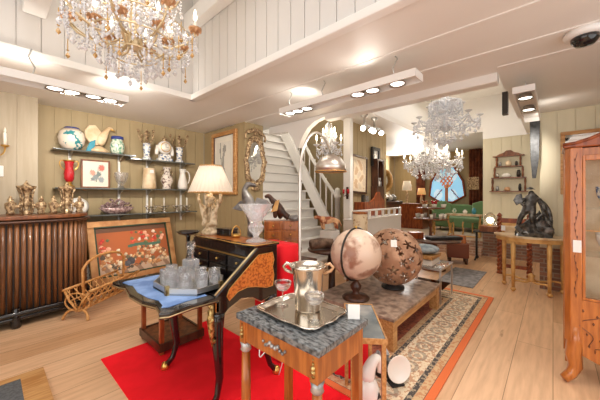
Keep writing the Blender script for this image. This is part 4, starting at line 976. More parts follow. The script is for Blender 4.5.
# ------------------------------------------------------------------ coffee table with globe and pierced sphere
t = thing('coffee_table', 'low oak coffee table with brown stone slab top on the oriental rug', 'table', (2.4, 1.05, .011))
B(-.01, 1.36, -.01, .9, .27, .299).build('stone_top', M['stone'], t, .003)
MB().box(.05, 1.3, .006, .06, .19, .268).box(.05, 1.3, .83, .884, .19, .268).box(.006, .06, .05, .84, .19, .268).box(1.29, 1.344, .05, .84, .19, .268).build('apron', M['oak'], t, .003)
for x in (0, 1.26):
    for y in (0, .8): B(x, x+.09, y, y+.09, 0, .27).build('leg', M['oak'], t, .004)
t = thing('globe', 'large parchment coloured globe on turned wooden stand on the coffee table', 'globe', (2.62, 1.56, .3105))
LT([(.14, 0), (.145, .015), (.12, .035), (.05, .05), (.03, .07), (.055, .11), (.06, .14), (.03, .175), (.025, .2)], n=24).build('turned_stand', M['darkwood'], t)
MB().ball((0, 0, .472), .266, 48, 32).build('sphere', M['globe'], t)
mb = MB(); mb.tube([(.276*math.cos(q*PI/24), 0, .472+.276*math.sin(q*PI/24)) for q in range(48)], .01, 6, True)
mb.build('meridian_ring', M['iron'], t); LT([(.01, .735), (.018, .755), (.008, .77), (0, .775)], n=10).build('pole_knob', M['gold'], t)
t = thing('pierced_sphere', 'copper coloured sphere lamp pierced with star shaped holes on the coffee table', 'lamp', (3.23, 1.42, .3105))
LT([(.13, 0), (.13, .02), (.07, .03), (.07, .07)], n=24).build('base', M['blackmat'], t)
random.seed(11); R_ = .33; NS, NT = 220, 120
cs = []
gold = PI*(3-math.sqrt(5)); nst = 92
for i in range(nst):
    z = 1-2*(i+.5)/nst; q = math.sqrt(1-z*z); a = gold*i+random.random()*.3
    n_ = Vector((q*math.cos(a), q*math.sin(a), z)); e1 = n_.orthogonal().normalized(); e2 = n_.cross(e1)
    cs.append((n_, e1, e2, random.random()*6.28, .17*(.55+.65*random.random()), random.choice((4, 5, 6))))
vs = []; fs = []
for j in range(NT+1):
    th = PI*(.02+.94*j/NT)
    for i in range(NS):
        a = 2*PI*i/NS; vs.append((R_*math.sin(th)*math.cos(a), R_*math.sin(th)*math.sin(a), R_*math.cos(th)+.37))
for j in range(NT):
    th = PI*(.02+.94*(j+.5)/NT)
    for i in range(NS):
        a = 2*PI*(i+.5)/NS; p = Vector((math.sin(th)*math.cos(a), math.sin(th)*math.sin(a), math.cos(th))); cut = False
        for n_, e1, e2, ph, r, pt in cs:
            if p.dot(n_) > .98:
                x, y = p.dot(e1), p.dot(e2); rr = math.hypot(x, y); an = math.atan2(y, x)+ph
                if rr < r*(.66+.34*math.cos(pt*an)): cut = True; break
        if not cut: fs.append((j*NS+i, j*NS+(i+1) % NS, (j+1)*NS+(i+1) % NS, (j+1)*NS+i))
o = MB().add(vs, fs, True).build('pierced_shell', M['copper'], t); md = o.modifiers.new('s', 'SOLIDIFY'); md.thickness = .006
MB().add([(-.275, -.1, .53), (-.245, -.155, .53), (-.205, -.135, .6), (-.235, -.08, .6)], [(0, 1, 2, 3)]).build('price_label', M['price'], t)
t = thing('speckled_jar', 'tall cream speckled jar with wooden lid behind the globe', 'jar', (3.72, 2.14, .6315))
LT([(.1, 0), (.108, .02), (.108, .49), (.1, .5)], n=24).build('body', M['pierced'], t); LT([(.112, .5), (.112, .53), (.0, .535)], n=24).build('lid', M['honey'], t)
t = thing('plant_stool', 'plain wooden stool carrying the speckled jar', 'stool', (3.72, 2.14, .0112))
B(-.16, .16, -.16, .16, .58, .62).build('seat', M['brown'], t, .004)
for x in (-.13, .13):
    for y in (-.13, .13): B(x-.018, x+.018, y-.018, y+.018, 0, .58).build('leg', M['brown'], t)

# ------------------------------------------------------------------ arc floor lamp and the clutter by the stairs
t = thing('arc_floor_lamp', 'chrome arc floor lamp with domed metal shade in front of the stairs', 'floor lamp', (1.775, 1.6, .0112))
LT([(.06, 0), (.06, .02), (.02, .03), (0, .03)], n=24).build('base', M['chrome'], t)
dd = Vector((.82, .27, 0)); pts = [(0, 0, .03), (-.0, 0, .6), (0, 0, 1.2), (0.0, 0, 1.5)]+bez((0, 0, 1.6), (.06*.9, .02, 1.98), (.5, .16, 2.17), (.82, .27, 1.87), 14)
MB().tube(pts, .012, 8).build('arc_pole', M['chrome'], t)
h = MB().lathe([(.0, .0), (.03, -.005), (.05, -.02), (.12, -.05), (.165, -.12), (.178, -.2), (.174, -.2), (.16, -.12), (.115, -.055), (.0, -.03)], (.82, .27, 1.865), 36).build('dome_shade', M['chrome'], t)
MB().tube([(.82+.176*math.cos(i*PI/18), .27+.176*math.sin(i*PI/18), 1.662) for i in range(36)], .006, 6, True).build('shade_rim', M['giltwood'], h)
MB().ball((.82, .27, 1.77), .04, 10, 8).build('bulb', M['candle'], h)
t = thing('work_table', 'wooden table behind the bureau carrying the drawer chest', 'table', (1.95, 2.31, 0))
B(0, .65, 0, .8, .72, .76).build('top', M['brown'], t, .004); B(.04, .61, .04, .76, .64, .72).build('apron', M['brown'], t)
for x in (.06, .59):
    for y in (.06, .74): B(x-.03, x+.03, y-.03, y+.03, 0, .64).build('leg', M['brown'], t)
def drawers(name, label, loc, w_, d_, h_, rows, cols, m, rz=0, cat='chest'):
    t = thing(name, label, cat, loc, rz); B(-w_/2, w_/2, 0, d_, 0, h_).build('carcass', m, t, .004)
    for r in range(rows):
        for k in range(cols):
            dw, dh = w_/cols, h_/rows
            dr = B(-w_/2+k*dw+.012, -w_/2+(k+1)*dw-.012, -.012, .004, r*dh+.012, (r+1)*dh-.012).build('drawer', m, t, .003)
            MB().ball((-w_/2+(k+.5)*dw, -.02, (r+.5)*dh), .012, 8, 6).build('knob', M['gold'], dr)
    return t
drawers('drawer_chest', 'orange wood chest of small drawers in front of the stairs', (2.4, 2.46, .7605), .42, .24, .33, 3, 2, M['honey'], -PI/4+.1)
drawers('trinket_box', 'small wooden drawer box in front of the larger chest', (2.2, 2.42, .7605), .16, .1, .13, 1, 2, M['walnut'], -PI/4)
drawers('trinket_box', 'low open wooden box left of the drawer chest', (2.08, 2.72, .7605), .2, .12, .1, 1, 1, M['honey'], -PI/4)
t = thing('bird_sculpture', 'pewter heron sculpture with raised wing beside the staircase', 'sculpture', (2.3, 2.94, .7605))
LT([(.11, 0), (.12, .02), (.07, .05), (.06, .09), (0, .1)], n=12).build('base', M['darkpewter'], t)
skin('bird_body', [(0, 0, .08, .05), (0, .0, .3, .04), (.0, 0, .48, .09), (-.03, .03, .6, .085), (-.06, .06, .72, .035), (-.02, .03, .8, .04), (.06, -.04, .77, .015)], [(0, 1), (1, 2), (2, 3), (3, 4), (4, 5), (5, 6)], M['darkpewter'], t)
for k, pp in enumerate(([(0, .4), (.16, .5), (.3, .48), (.22, .58), (.08, .62)], [(0, .5), (-.12, .44), (-.24, .47), (-.14, .57), (-.04, .6)])):
    MB().prism(pp, -.012, .012, Matrix.Rotation(-PI/4, 4, 'Z') @ XZ).build('wing', M['darkpewter'], t, .006)
t = thing('carved_dog', 'dark carved animal figure with tan markings on the drawer chest', 'figurine', (2.43, 2.6, 1.094))
skin('body', [(.09, -.09, .05, .04), (.05, -.05, .12, .06), (0, 0, .2, .055), (-.04, .04, .27, .03), (-.06, .06, .31, .035), (-.1, .1, .29, .016), (.13, -.13, .02, .016), (-.01, -.0, .02, .022), (.05, -.02, .01, .022)], [(0, 1), (1, 2), (2, 3), (3, 4), (4, 5), (0, 6), (2, 7), (1, 8)], M['darkwood'], t)
MB().prism([(-.06, .1), (0, .24), (.05, .26), (.02, .12)], -.075, -.06, Matrix.Rotation(-PI/4, 4, 'Z') @ XZ).build('tan_marking', M['giltwood'], t, .004)
o = LT([(.05, 0), (.07, .03), (.06, .06), (.04, .07), (0, .07)], n=14).build('pewter_bowl', M['pewter']); tag(o, 'small blue grey metal bowl on the drawer chest under the dark animal', 'bowl', None, (2.535, 2.38, 1.0915))
o = LT([(.022, 0), (.03, .03), (.03, .09), (.02, .1), (0, .1)], n=12).build('white_cup', M['porcelain']); tag(o, 'tiny white cup on the work table before the drawer chest', 'cup', None, (2.36, 2.36, .7605))
t = thing('dark_table', 'dark round table with log and figurine between globe and stairs', 'table', (2.94, 2.1, .0115))
LT([(.0, .69), (.3, .69), (.31, .705), (.3, .72), (.0, .72)], n=36).build('top', M['darkwood'], t); LT([(.2, .0), (.2, .02), (.05, .06), (.04, .4), (.06, .55), (.04, .69)], n=16).build('pedestal', M['darkwood'], t)
t = thing('driftwood_log', 'short hollow driftwood log on the dark round table', 'log', (2.76, 2.14, .732))
MB().tube([(-.12, .06, .07), (0, 0, .08), (.12, -.09, .07)], [.06, .068, .062], 12).build('bark', M['log'], t)
o = B(-.1, .1, -.06, .06, 0, .1).build('wooden_box', M['walnut'], None, .004); tag(o, 'small red brown wooden box beside the log', 'box', None, (2.98, 1.95, .732), -.8)
t = thing('marble_block', 'white marble block under the spotted figurine', 'block', (3.06, 2.22, .732)); B(-.1, .1, -.09, .09, 0, .21).build('block', M['porcelain'], t, .004)
t = thing('spotted_figurine', 'tan and white spotted animal figurine standing on the marble block', 'figurine', (3.06, 2.22, .9425), -.55)
bd = [(-.1, 0, .13, .045), (0, 0, .135, .05), (.09, 0, .13, .042), (.14, 0, .16, .028), (.18, 0, .18, .03), (.225, 0, .165, .016)]; ed = [(0, 1), (1, 2), (2, 3), (3, 4), (4, 5)]
for x, k in ((-.1, 0), (.09, 2)):
    for y in (-.03, .03):
        q = len(bd); bd += [(x+.01, y, .07, .018), (x, y, .012, .015)]; ed += [(k, q), (q, q+1)]
q = len(bd); bd += [(-.15, 0, .1, .01), (-.17, 0, .04, .008)]; ed += [(0, q), (q, q+1)]
for v in bd: pass
skin('body', [(-x, y, z, r) for x, y, z, r in bd], ed, M['cow'], t)

t = thing('slender_table', 'slender red brown wooden table with stretchers behind the champagne bucket', 'table', (2.045, 1.88, .0112))
B(0, .32, 0, .34, .69, .715).build('top', M['darkwood'], t, .004); MB().box(.02, .3, .02, .32, .63, .69).build('apron', M['walnut'], t)
for x in (.03, .29):
    for y in (.03, .31): B(x-.014, x+.014, y-.014, y+.014, 0, .63).build('leg', M['walnut'], t)
for y in (.03, .31): B(.03, .29, y-.008, y+.008, .22, .245).build('stretcher', M['walnut'], t)
t = thing('footed_dish', 'black footed dish on a tall stem left of the table lamp behind the bureau', 'dish', (1.34, 2.71, .568))
LT([(.06, 0), (.05, .02), (.015, .05), (.02, .2), (.012, .3), (.02, .42), (.03, .44)], n=16).build('stem', M['black'], t)
LT([(.03, .435), (.09, .455), (.115, .48), (.108, .48), (.08, .462), (.0, .45)], n=24).build('dish', M['black'], t)
for y, m_, lab, h_ in ((1.5, 'teal', 'teal glazed vase at the right on the white console in the far room', .16), (1.7, 'porcelain', 'white pot in the middle of the white console in the far room', .11), (1.95, 'greenjar', 'green patterned jar at the left on the white console in the far room', .14)):
    o = LT([(.035, 0), (.055, h_*.4), (.05, h_*.7), (.025, h_*.85), (.035, h_), (0, h_)], n=14).build('console_vase', M[m_]); tag(o, lab, 'vase', None, (8.3, y, .931))
# ------------------------------------------------------------------ white counter and the far room
t = thing('white_counter', 'white counter with a low balustrade in front of the map wall', 'counter', (3.98, 2.4, 0))
B(0, 1.9, 0, .2, 0, .98).build('panel', M['whitegloss'], t, .006)
MB().box(-.01, 1.91, -.01, .21, .98, 1.01).box(-.01, 1.91, .0, .04, 1.13, 1.16).build('rail', M['whitegloss'], t, .003)
for i in range(8): B(.0+i*.265, .04+i*.265, 0, .04, 1.0, 1.14).build('baluster', M['whitegloss'], t)
t = thing('framed_map', 'framed old map in dark frame hanging tilted on the olive wall', 'picture', (4.88, 2.845, 1.45)); t.rotation_euler = (0, .04, 0)
frame_mb(.58, .74, .035, .03).build('frame', M['darkwood'], t, .004)
random.seed(9)
def mapf(u, v):
    if not (.08 < u < .92 and .08 < v < .92): return (226, 206, 176)
    s = math.sin(u*11+math.sin(v*7)*2)*math.cos(v*9+u*4)
    return (206, 172, 136) if s > .25 else (232, 212, 182) if s > -.3 else (216, 196, 170)
canvas('map_sheet', .52, .68, 26, 34, mapf, M['paint'], t, .03, -.012); B(-.28, .28, -.01, -.002, .01, .73).build('backing', M['brown'], t)
t = thing('small_picture', 'small dark framed picture high on the olive wall right of the map', 'picture', (5.55, 2.845, 2.03)); frame_mb(.34, .4, .06, .05).build('frame', M['blackmat'], t)
B(-.14, .14, -.02, -.002, .04, .36).build('sheet', M['price'], t); B(-.05, .05, -.024, -.02, .12, .28).build('motif', M['pewter'], t)
t = thing('brown_cabinet', 'red brown wooden cabinet with peaked back behind the white counter', 'cabinet', (5.15, 2.622, 0))
B(-.42, .42, 0, .23, 0, 1.28).build('body', M['walnut'], t, .004)
MB().prism([(-.2, 1.28), (.42, 1.28), (.42, 1.3), (.3, 1.36), (.2, 1.48), (.1, 1.48), (-.02, 1.36)], 0, .03, XZ).build('back_board', M['walnut'], t)
for x, y, m_, lab, h_ in ((4.8, 2.7, 'blackmat', 'little dark framed photo at the left on the brown cabinet', .14), (4.92, 2.68, 'pewter', 'little silver framed photo on the brown cabinet', .12)):
    o = MB().box(-.05, .05, -.01, .01, 0, h_).box(-.035, .035, -.014, -.01, .02, h_-.02).build('photo_frame', M[m_]); tag(o, lab, 'photo frame', None, (x, y, 1.2815))
t = thing('wall_cupboard', 'dark wall cupboard with trinkets right of the map', 'cupboard', (5.55, 2.70, 1.2))
MB().box(-.16, .16, .0, .15, 0, .4).build('body', M['darkwood'], t, .003); MB().box(.1, .14, 0, .15, .4, .95).box(-.14, -.1, 0, .15, .4, .95).box(-.16, .16, 0, .15, .93, .97).build('open_frame', M['darkwood'], t)
for x, z, m_, lab, r in ((5.48, 1.6, 'redglass', 'dark red bottle on the wall cupboard', .03), (5.56, 1.6, 'porcelain', 'white figurine on the wall cupboard', .035), (5.64, 1.6, 'pewter', 'silver pot on the wall cupboard', .03)):
    o = LT([(r, 0), (r*1.1, .08), (r*.4, .13), (r*.5, .18), (0, .19)], n=12).build('trinket', M[m_]); tag(o, lab, 'trinket', None, (x, 2.76, z))
t = thing('serving_table', 'long dark wooden table laden with silver beyond the white counter', 'table', (6.9, 3.3, .33))
B(-.55, .55, -.3, .3, .86, .93).build('top', M['darkwood'], t); B(-.5, .5, -.25, .25, .74, .86).build('apron', M['brown'], t)
for x in (-.48, .48):
    for y in (-.24, .24): LT([(.03, 0), (.04, .1), (.025, .3), (.045, .6), (.04, .75)], (x, y, 0), 10).build('leg', M['darkwood'], t)
for i, (dx, m_, lab) in enumerate(((-.45, 'silver', 'silver bowl at the left end of the serving table'), (-.21, 'crystal', 'glass bowl on the serving table'), (.02, 'silver', 'silver teapot in the middle of the serving table'), (.26, 'porcelain', 'white bowl on the serving table'), (.49, 'pewter', 'pewter pot at the right end of the serving table'))):
    o = LT([(.05, 0), (.1, .05), (.11, .11), (.05, .15), (.02, .18), (0, .19)], n=14).build('table_vessel', M[m_]); tag(o, lab, 'vessel', None, (6.9+dx, 3.25, 1.26))
t = thing('oval_mirror_stand', 'cream carved dressing mirror with pale blue glass in the far room', 'mirror', (7.75, 3.66, .33), -.9)
MB().box(-.2, .2, -.15, .15, 0, 1.1).build('base', M['giltwood'], t, .01); MB().tube([(.2*math.cos(i*PI/12), 0, 1.5+.3*math.sin(i*PI/12)) for i in range(24)], .05, 8, True).build('frame', M['giltwood'], t)
LT([(0, 0), (.17, 0), (.17, .01), (0, .01)], n=24, mtx=Matrix.Translation((0, .005, 1.5)) @ Matrix.Diagonal((1, 1, 1.6, 1)) @ Matrix.Rotation(PI/2, 4, 'X')).build('glass', M['mirror'], t)
t = thing('white_column_lamp', 'white floor lamp with pleated shade in front of the far left wall', 'lamp', (6.6, 3.9, .33))
LT([(.12, 0), (.04, .05), (.03, 1.2), (.05, 1.25)], n=12).build('column', M['white'], t); LT([(.16, 1.25), (.11, 1.55), (.1, 1.55), (.15, 1.25)], n=20).build('shade', M['porcelain'], t)
# stained window
t = thing('stained_window', 'pale blue octagonal lit stained glass panel with brown tree in the far wall', 'window panel', (10.57, 2.72, 1.1), -PI/2)
def octf(u, v):
    x, y = u-.5, v-.5
    r = math.hypot(x*1.1, y-.02)
    if math.hypot(x, y-.08) < .16 and math.sin(60*x)*math.sin(50*y) > -.3: return (176, 110, 76)
    if abs(x) < .04 and y < 0: return (132, 84, 60)
    if abs(abs(x)*1.2-abs(y-.02)) < .03 and r > .17: return (120, 110, 116)
    return (150, 208, 244) if (math.sin(u*17)+math.cos(v*13)) > -.6 else (196, 230, 250)
ow = [(-.2, .08), (.2, .08), (.56, .3), (.5, .8), (.22, 1.3), (-.22, 1.3), (-.5, .8), (-.56, .3)]
cv = canvas('blue_glass', 1.24, 1.36, 48, 52, octf, M['stained'], t, 0, -.02)
bm = bmesh.new(); bm.from_mesh(cv.data)
def inside(x, z):
    for (a, b), (c, d) in zip(ow, ow[1:]+ow[:1]):
        if (c-a)*(z-b)-(d-b)*(x-a) < 0: return False
    return True
bmesh.ops.delete(bm, geom=[f for f in bm.faces if not inside(f.calc_center_median().x, f.calc_center_median().z)], context='FACES'); bm.to_mesh(cv.data); bm.free()
MB().tube([(x, -.02, z) for x, z in ow], .04, 8, True).build('frame', M['walnut'], t)
def curtain(label, y0, y1, z0, z1, x=10.45):
    n = 40; mb = MB(); vs = []
    for s in (0, 1):
        for i in range(n+1): vs.append((x+.03*math.sin(i*.95), y0+(y1-y0)*i/n, z1 if s else z0))
    mb.add(vs, [(i, i+1, n+2+i, n+1+i) for i in range(n)], True)
    o = mb.build('curtain', M['curtain']); tag(o, label, 'curtain'); md = o.modifiers.new('s', 'SOLIDIFY'); md.thickness = .01
curtain('brown patterned curtain right of the blue stained panel', 1.5, 2.02, .34, 2.95); curtain('brown patterned curtain left of the blue stained panel', 3.4, 3.7, .34, 2.95)
B(10.4, 10.5, 1.3, 4.4, 2.955, 2.985).build('x', M['brown']).name = 'curtain_rail'
tag(bpy.data.objects['curtain_rail'], 'brown rail above the far curtains', 'curtain rail')
def tlamp(label, x, y, z, m_, h_=.5, r=.14):
    t = thing('small_lamp', label, 'lamp', (x, y, z)); LT([(.07, 0), (.03, .04), (.05, h_*.3), (.015, h_*.6)], n=12).build('base', M['alabaster'], t)
    LT([(r, h_*.58), (r*.7, h_), (r*.66, h_), (r*.96, h_*.58)], n=20).build('shade', M[m_], t); point('small_lamp_bulb', (x, y, z+h_*.75), 4, (1, .75, .5), .04)
t = thing('side_cabinet', 'brown cabinet under the small lamps in the far room', 'cabinet', (9.6, 3.6, .33)); B(-.3, .3, -.5, .5, 0, .78).build('body', M['walnut'], t, .004); B(-.32, .32, -.52, .52, .78, .82).build('top', M['brown'], t, .003)
tlamp('small table lamp with orange shade left of the blue stained panel', 9.5, 3.2, 1.15, 'orangeshade'); tlamp('white figure lamp with cream shade further left of the blue stained panel', 9.5, 3.68, 1.15, 'shade', .75, .16)
o = MB().box(-.01, .01, -.16, .16, 0, .4).build('gilt_picture', M['oldgilt']); tag(o, 'small gilt picture between curtain and stained panel', 'picture', None, (10.38, 1.9, 1.6))
# sofa, green chairs, console
t = thing('green_sofa', 'green velvet sofa in front of the blue stained panel', 'sofa', (9.75, 2.2, .33), -PI/2)
B(-.65, .65, -.35, .35, .12, .42).build('seat', M['green'], t, .05); MB().prism([(-.65, .4), (.65, .4), (.6, .7), (.2, .8), (-.2, .8), (-.6, .7)], .25, .38, XZ).build('backrest', M['green'], t, .04)
for s in (-1, 1): B(s*.62-.07, s*.62+.07, -.35, .35, .12, .6).build('armrest', M['green'], t, .04)
for x in (-.58, .58):
    for y in (-.3, .3): LT([(.02, 0), (.03, .12)], (x, y, 0), 8).build('leg', M['giltwood'], t)
def gchair(label, x, y, rz):
    t = thing('green_chair', label, 'chair', (x, y, .33), rz, 'green velvet chairs')
    B(-.25, .25, -.25, .25, .34, .46).build('seat', M['green'], t, .04); MB().prism([(-.22, .46), (.22, .46), (.24, .85), (0, .93), (-.24, .85)], .2, .27, XZ).build('backrest', M['green'], t, .03)
    for a in (-.22, .22):
        for b in (-.22, .22): MB().tube(bez((a, b, .36), (a*1.2, b*1.2, .25), (a*.9, b*.9, .1), (a*1.1, b*1.1, .0), 6), .022, 6).build('leg', M['giltwood'], t)
gchair('green velvet chair left of the white console in the far room', 8.55, 2.3, -1.2); gchair('green velvet chair nearest the alcove corner in the far room', 8.9, 1.55, -1.9)
t = thing('white_console', 'white console table with curled gilt legs in front of the green chairs', 'table', (8.3, 1.72, .33))
B(-.14, .14, -.42, .42, .55, .6).build('top', M['marble_cream'], t, .004)
for y in (-.36, .36): MB().tube(bez((0, y, .55), (-.2, y*1.1, .4), (.14, y*.8, .2), (-.1, y, .025)), .024, 8).build('curled_leg', M['giltwood'], t)
MB().tube([(-.1, -.36, .03), (-.1, .36, .03)], .02, 6).build('stretcher', M['giltwood'], t)
t = thing('tiered_table', 'round two tier table with cups and red flowers in the far room', 'table', (7.75, 2.38, .165 if False else .166))
LT([(.22, 0), (.05, .05), (.03, .4), (.05, .45), (.03, .86)], n=12).build('pedestal', M['brown'], t)
for z, r in ((.62, .42), (.9, .34)): LT([(0, z), (r, z), (r, z+.025), (0, z+.025)], n=28).build('tier', M['brown'], t)
cu = None
for k in range(9):
    a = k*2*PI/9
    lab = 'white cup on the lower tier of the round table'
    if cu is None:
        cu = thing('cup', lab, 'cup', (7.75+.33*math.cos(a), 2.38+.33*math.sin(a), .812), 0, 'white cups on the lower tier'); LT([(.03, 0), (.045, .12), (.04, .12), (.025, .01)], n=12).build('bowl', M['porcelain'], cu)
    else: place(cu, (7.75+.33*math.cos(a), 2.38+.33*math.sin(a), .812))
for k, (m_, lab) in enumerate((('porcelain', 'white pot at the left on the top tier'), ('redglass', 'red flower bowl on the top tier'), ('porcelain', 'white pot at the right on the top tier'))):
    t = thing('flower_pot', lab, 'pot', (7.55+.2*k, 2.46-.17*k, 1.0921)); LT([(.05, 0), (.07, .09), (.06, .09), (.0, .02)], n=12).build('pot', M['porcelain'], t)
    mb = MB()
    for q in range(7): mb.ball((.05*math.cos(q*.9), .05*math.sin(q*.9), .12+.02*(q % 3)), .032, 7, 5)
    mb.build('flowers', M['redglass'] if k == 1 else M['green'] if k else M['cow'], t)

t = thing('red_candle_sconce', 'small wall sconce with red candles on the white post by the stairs', 'wall light', (4.4, 2.79, 1.42))
MB().box(-.02, -.001, -.02, .02, -.08, .14).build('back_plate', M['darkwood'], t)
for q in (-.05, .05):
    a = MB().tube([(-.01, 0, .0), (-.05, q, -.03), (-.06, q, .02)], .006, 6).build('arm', M['darkwood'], t); LT([(.02, .02), (.022, .1), (0, .1)], (-.06, q, 0), 10).build('candle', M['redglass'], a)
# ------------------------------------------------------------------ glass table, cushion, round table
t = thing('glass_table', 'glass topped table with thin steel legs beyond the coffee table', 'table', (3.86, 1.06, .011))
B(0, .56, 0, .5, .43, .445).build('glass_top', M['glass'], t); MB().box(-.005, .565, -.005, .0, .425, .45).box(-.005, .565, .5, .505, .425, .45).box(-.005, 0, 0, .5, .425, .45).box(.56, .565, 0, .5, .425, .45).build('edge_frame', M['chrome'], t)
B(.02, .54, .02, .48, .14, .15).build('lower_shelf', M['mirror'], t)
for x in (.01, .55):
    for y in (.01, .49): B(x-.01, x+.01, y-.01, y+.01, 0, .43).build('leg', M['chrome'], t)
t = thing('white_stool_box', 'low white box with silver edging on the glass table', 'box', (4.14, 1.34, .4565)); B(-.17, .17, -.14, .14, 0, .07).build('body', M['porcelain'], t, .006); B(-.15, .15, -.12, .12, .07, .085).build('lid', M['pewter'], t)
t = thing('cushion', 'grey blue cushion on a wooden footstool seat on the white box', 'cushion', (4.14, 1.36, .542)); MB().ball((0, 0, .11), .2, 24, 12, (1.1, 1, .3)).build('cover', M['greyfab'], t); B(-.2, .2, -.17, .17, 0, .05).build('wooden_tray', M['oak'], t, .006)
t = thing('round_table', 'dark round pedestal table with trays beyond the cushion', 'table', (5.7, 1.7, 0))
LT([(0, .55), (.46, .55), (.47, .565), (.46, .58), (0, .58)], n=40).build('top', M['darkwood'], t); LT([(.22, 0), (.2, .03), (.05, .08), (.04, .3), (.07, .45), (.05, .55)], n=16).build('pedestal', M['brown'], t)
for x, y, lab in ((5.6, 1.62, 'left black tray on the dark round table'), (5.85, 1.42, 'right black tray on the dark round table')):
    t = thing('black_tray', lab, 'tray', (x, y, .5805), -.7); B(-.16, .16, -.1, .1, 0, .05).build('box', M['blackmat'], t, .004); B(-.14, .14, -.08, .08, .05, .056).build('lining', M['iron'], t)
t = thing('wooden_casket', 'brown wooden casket at the left on the dark round table', 'box', (5.55, 1.98, .5805), -.7); B(-.12, .12, -.08, .08, 0, .08).build('body', M['walnut'], t, .004); B(-.122, .122, -.082, .082, .08, .115).build('lid', M['walnut'], t, .006)
t = thing('leather_stool', 'brown leather box stool with dark feet by the brick step', 'stool', (6.62, 1.5, 0), .3)
B(-.18, .18, -.2, .2, .12, .42).build('body', M['leather'], t, .02)
for x in (-.14, .14):
    for y in (-.15, .15): LT([(.025, 0), (.035, .12)], (x, y, 0), 8).build('leg', M['darkwood'], t)
o = MB().prism([(-.14, 0), (.14, 0), (.12, .12), (-.1, .16)], -.15, .15, XZ).build('orange_box', M['honey'], None, .01); tag(o, 'orange wooden box with sloping lid on the leather stool', 'box', None, (6.62, 1.5, .4205), .3)

# ------------------------------------------------------------------ right wall
t = thing('etagere', 'three tier dark wooden hanging etagere on the pale panelled wall', 'shelf', (7.74, .73, 1.48), -PI/2)
for z, w_ in ((0, .68), (.3, .62), (.55, .5), (.78, .56)): B(-w_/2, w_/2, -.14, 0, z+.007, z+.025).build('tier', M['brown'], t)
for z, h_, w_ in ((.025, .275, .58), (.325, .225, .5), (.575, .205, .42)):
    for s in (-1, 1):
        for y in (-.125, -.015): LT([(.012, 0), (.018, h_*.25), (.01, h_*.5), (.018, h_*.75), (.012, h_)], (s*w_/2, y, z), 8).build('spindle', M['brown'], t)
MB().prism([(-.26, .8), (.26, .8), (.17, .86), (.1, .88), (.04, .93), (-.04, .93), (-.1, .88), (-.17, .86)], -.02, -.005, XZ).build('fretwork_crest', M['brown'], t)
for dy, z, m_, lab, r, h_ in ((-.2, .0, 'blackmat', 'dark bottle at the right on the bottom tier of the etagere', .03, .16), (.02, .0, 'rosette', 'orange bowl on the bottom tier of the etagere', .06, .09), (.2, .0, 'pewter', 'grey pot at the left on the bottom tier of the etagere', .035, .11),
                              (.04, .3, 'porcelain', 'white dish in the middle tier of the etagere', .09, .09), (-.18, .3, 'iron', 'dark jar at the right on the middle tier of the etagere', .04, .16), (.2, .3, 'silver', 'silver cup at the left on the middle tier of the etagere', .04, .1),
                              (.0, .55, 'creamglaze', 'cream jar on the top tier of the etagere', .06, .12), (-.14, .55, 'iron', 'dark cup at the right on the top tier of the etagere', .03, .1), (.15, .55, 'pewter', 'grey cup at the left on the top tier of the etagere', .03, .1)):
    o = LT([(r*.7, 0), (r, h_*.4), (r*.8, h_*.8), (r*.5, h_), (0, h_)], n=14).build('ornament', M[m_]); tag(o, lab, 'ornament', None, (7.67, .73+dy, 1.48+z+.0255))
t = thing('iron_table', 'narrow dark iron table with brown top against the brick base', 'table', (7.2, .98, 0))
MB().box(-.22, .2, -.2, .3, .62, .64).build('iron_top', M['blackmat'], t)
for y in (-.17, .27):
    MB().tube([(0, y, .02), (0, y, .62)], .022, 8).build('post', M['blackmat'], t); MB().tube([(-.18, y, .02), (0, y, .1), (.18, y, .02)], .018, 6).build('foot', M['blackmat'], t)
t = thing('wooden_shelf_box', 'brown wooden board on the iron table under the glowing lamp', 'board', (7.2, .95, .6405)); B(-.18, .18, -.18, .22, 0, .12).build('board', M['brown'], t, .004)
t = thing('glass_dome_lamp', 'small glowing glass lamp on the brown board by the alcove wall', 'lamp', (7.2, 1.0, .761)); LT([(.08, 0), (.08, .02), (.03, .03)], n=16).build('base', M['gold'], t)
MB().ball((0, 0, .12), .05, 14, 10).build('glowing_bulb', M['flame'], t); LT([(.12, .02), (.13, .12), (.1, .22), (.03, .28), (0, .285)], n=24).build('glass_dome', M['glass'], t); point('dome_lamp_bulb', (7.0, 1.0, .95), 3, (1, .8, .5), .05)
t = thing('barley_twist_stand', 'wooden frame with barley twist posts behind the console table', 'stand', (6.2, .5, 0))
def twist(x, y, z0, z1, r):
    n = 60; mb = MB()
    for s in (0, PI): mb.tube([(x+r*.5*math.cos(s+i*.7), y+r*.5*math.sin(s+i*.7), z0+(z1-z0)*i/n) for i in range(n+1)], r*.62, 6)
    return mb
for y in (.22, -.2): twist(0, y, .04, 1.02, .04).build('twisted_post', M['walnut'], t); LT([(.05, 0), (.03, .05)], (0, y, 0), 10).build('foot', M['walnut'], t); LT([(.03, 1.02), (.045, 1.05), (.02, 1.08), (0, 1.1)], (0, y, 0), 10).build('finial', M['walnut'], t)
MB().box(-.02, .02, -.2, .22, .92, 1.0).build('cross_rail', M['walnut'], t); MB().box(-.02, .02, -.2, .22, .12, .18).build('cross_rail', M['walnut'], t); MB().box(-.01, .01, -.17, .19, .55, .92).build('panel', M['giltwood'], t); MB().box(-.016, -.01, -.12, .14, .6, .87).build('panel_sheet', M['creamglaze'], t)
o = MB().box(-.003, .003, -.03, .03, 0, .09).build('price_label', M['price']); o.parent = t; o.location = (-.045, .16, .78)
t = thing('console_table', 'giltwood half round console with marble top and fluted legs', 'table', (5.54, .235, 0), PI/2)
dp = [(.45, -.0), (.47, .08)]+[(.47*math.cos(PI*i/20), .08+.4*math.sin(PI*i/20)) for i in range(1, 20)]+[(-.47, .08), (-.45, 0)]
MB().prism(dp, .79, .815).build('marble_top', M['marble_cream'], t, .004)
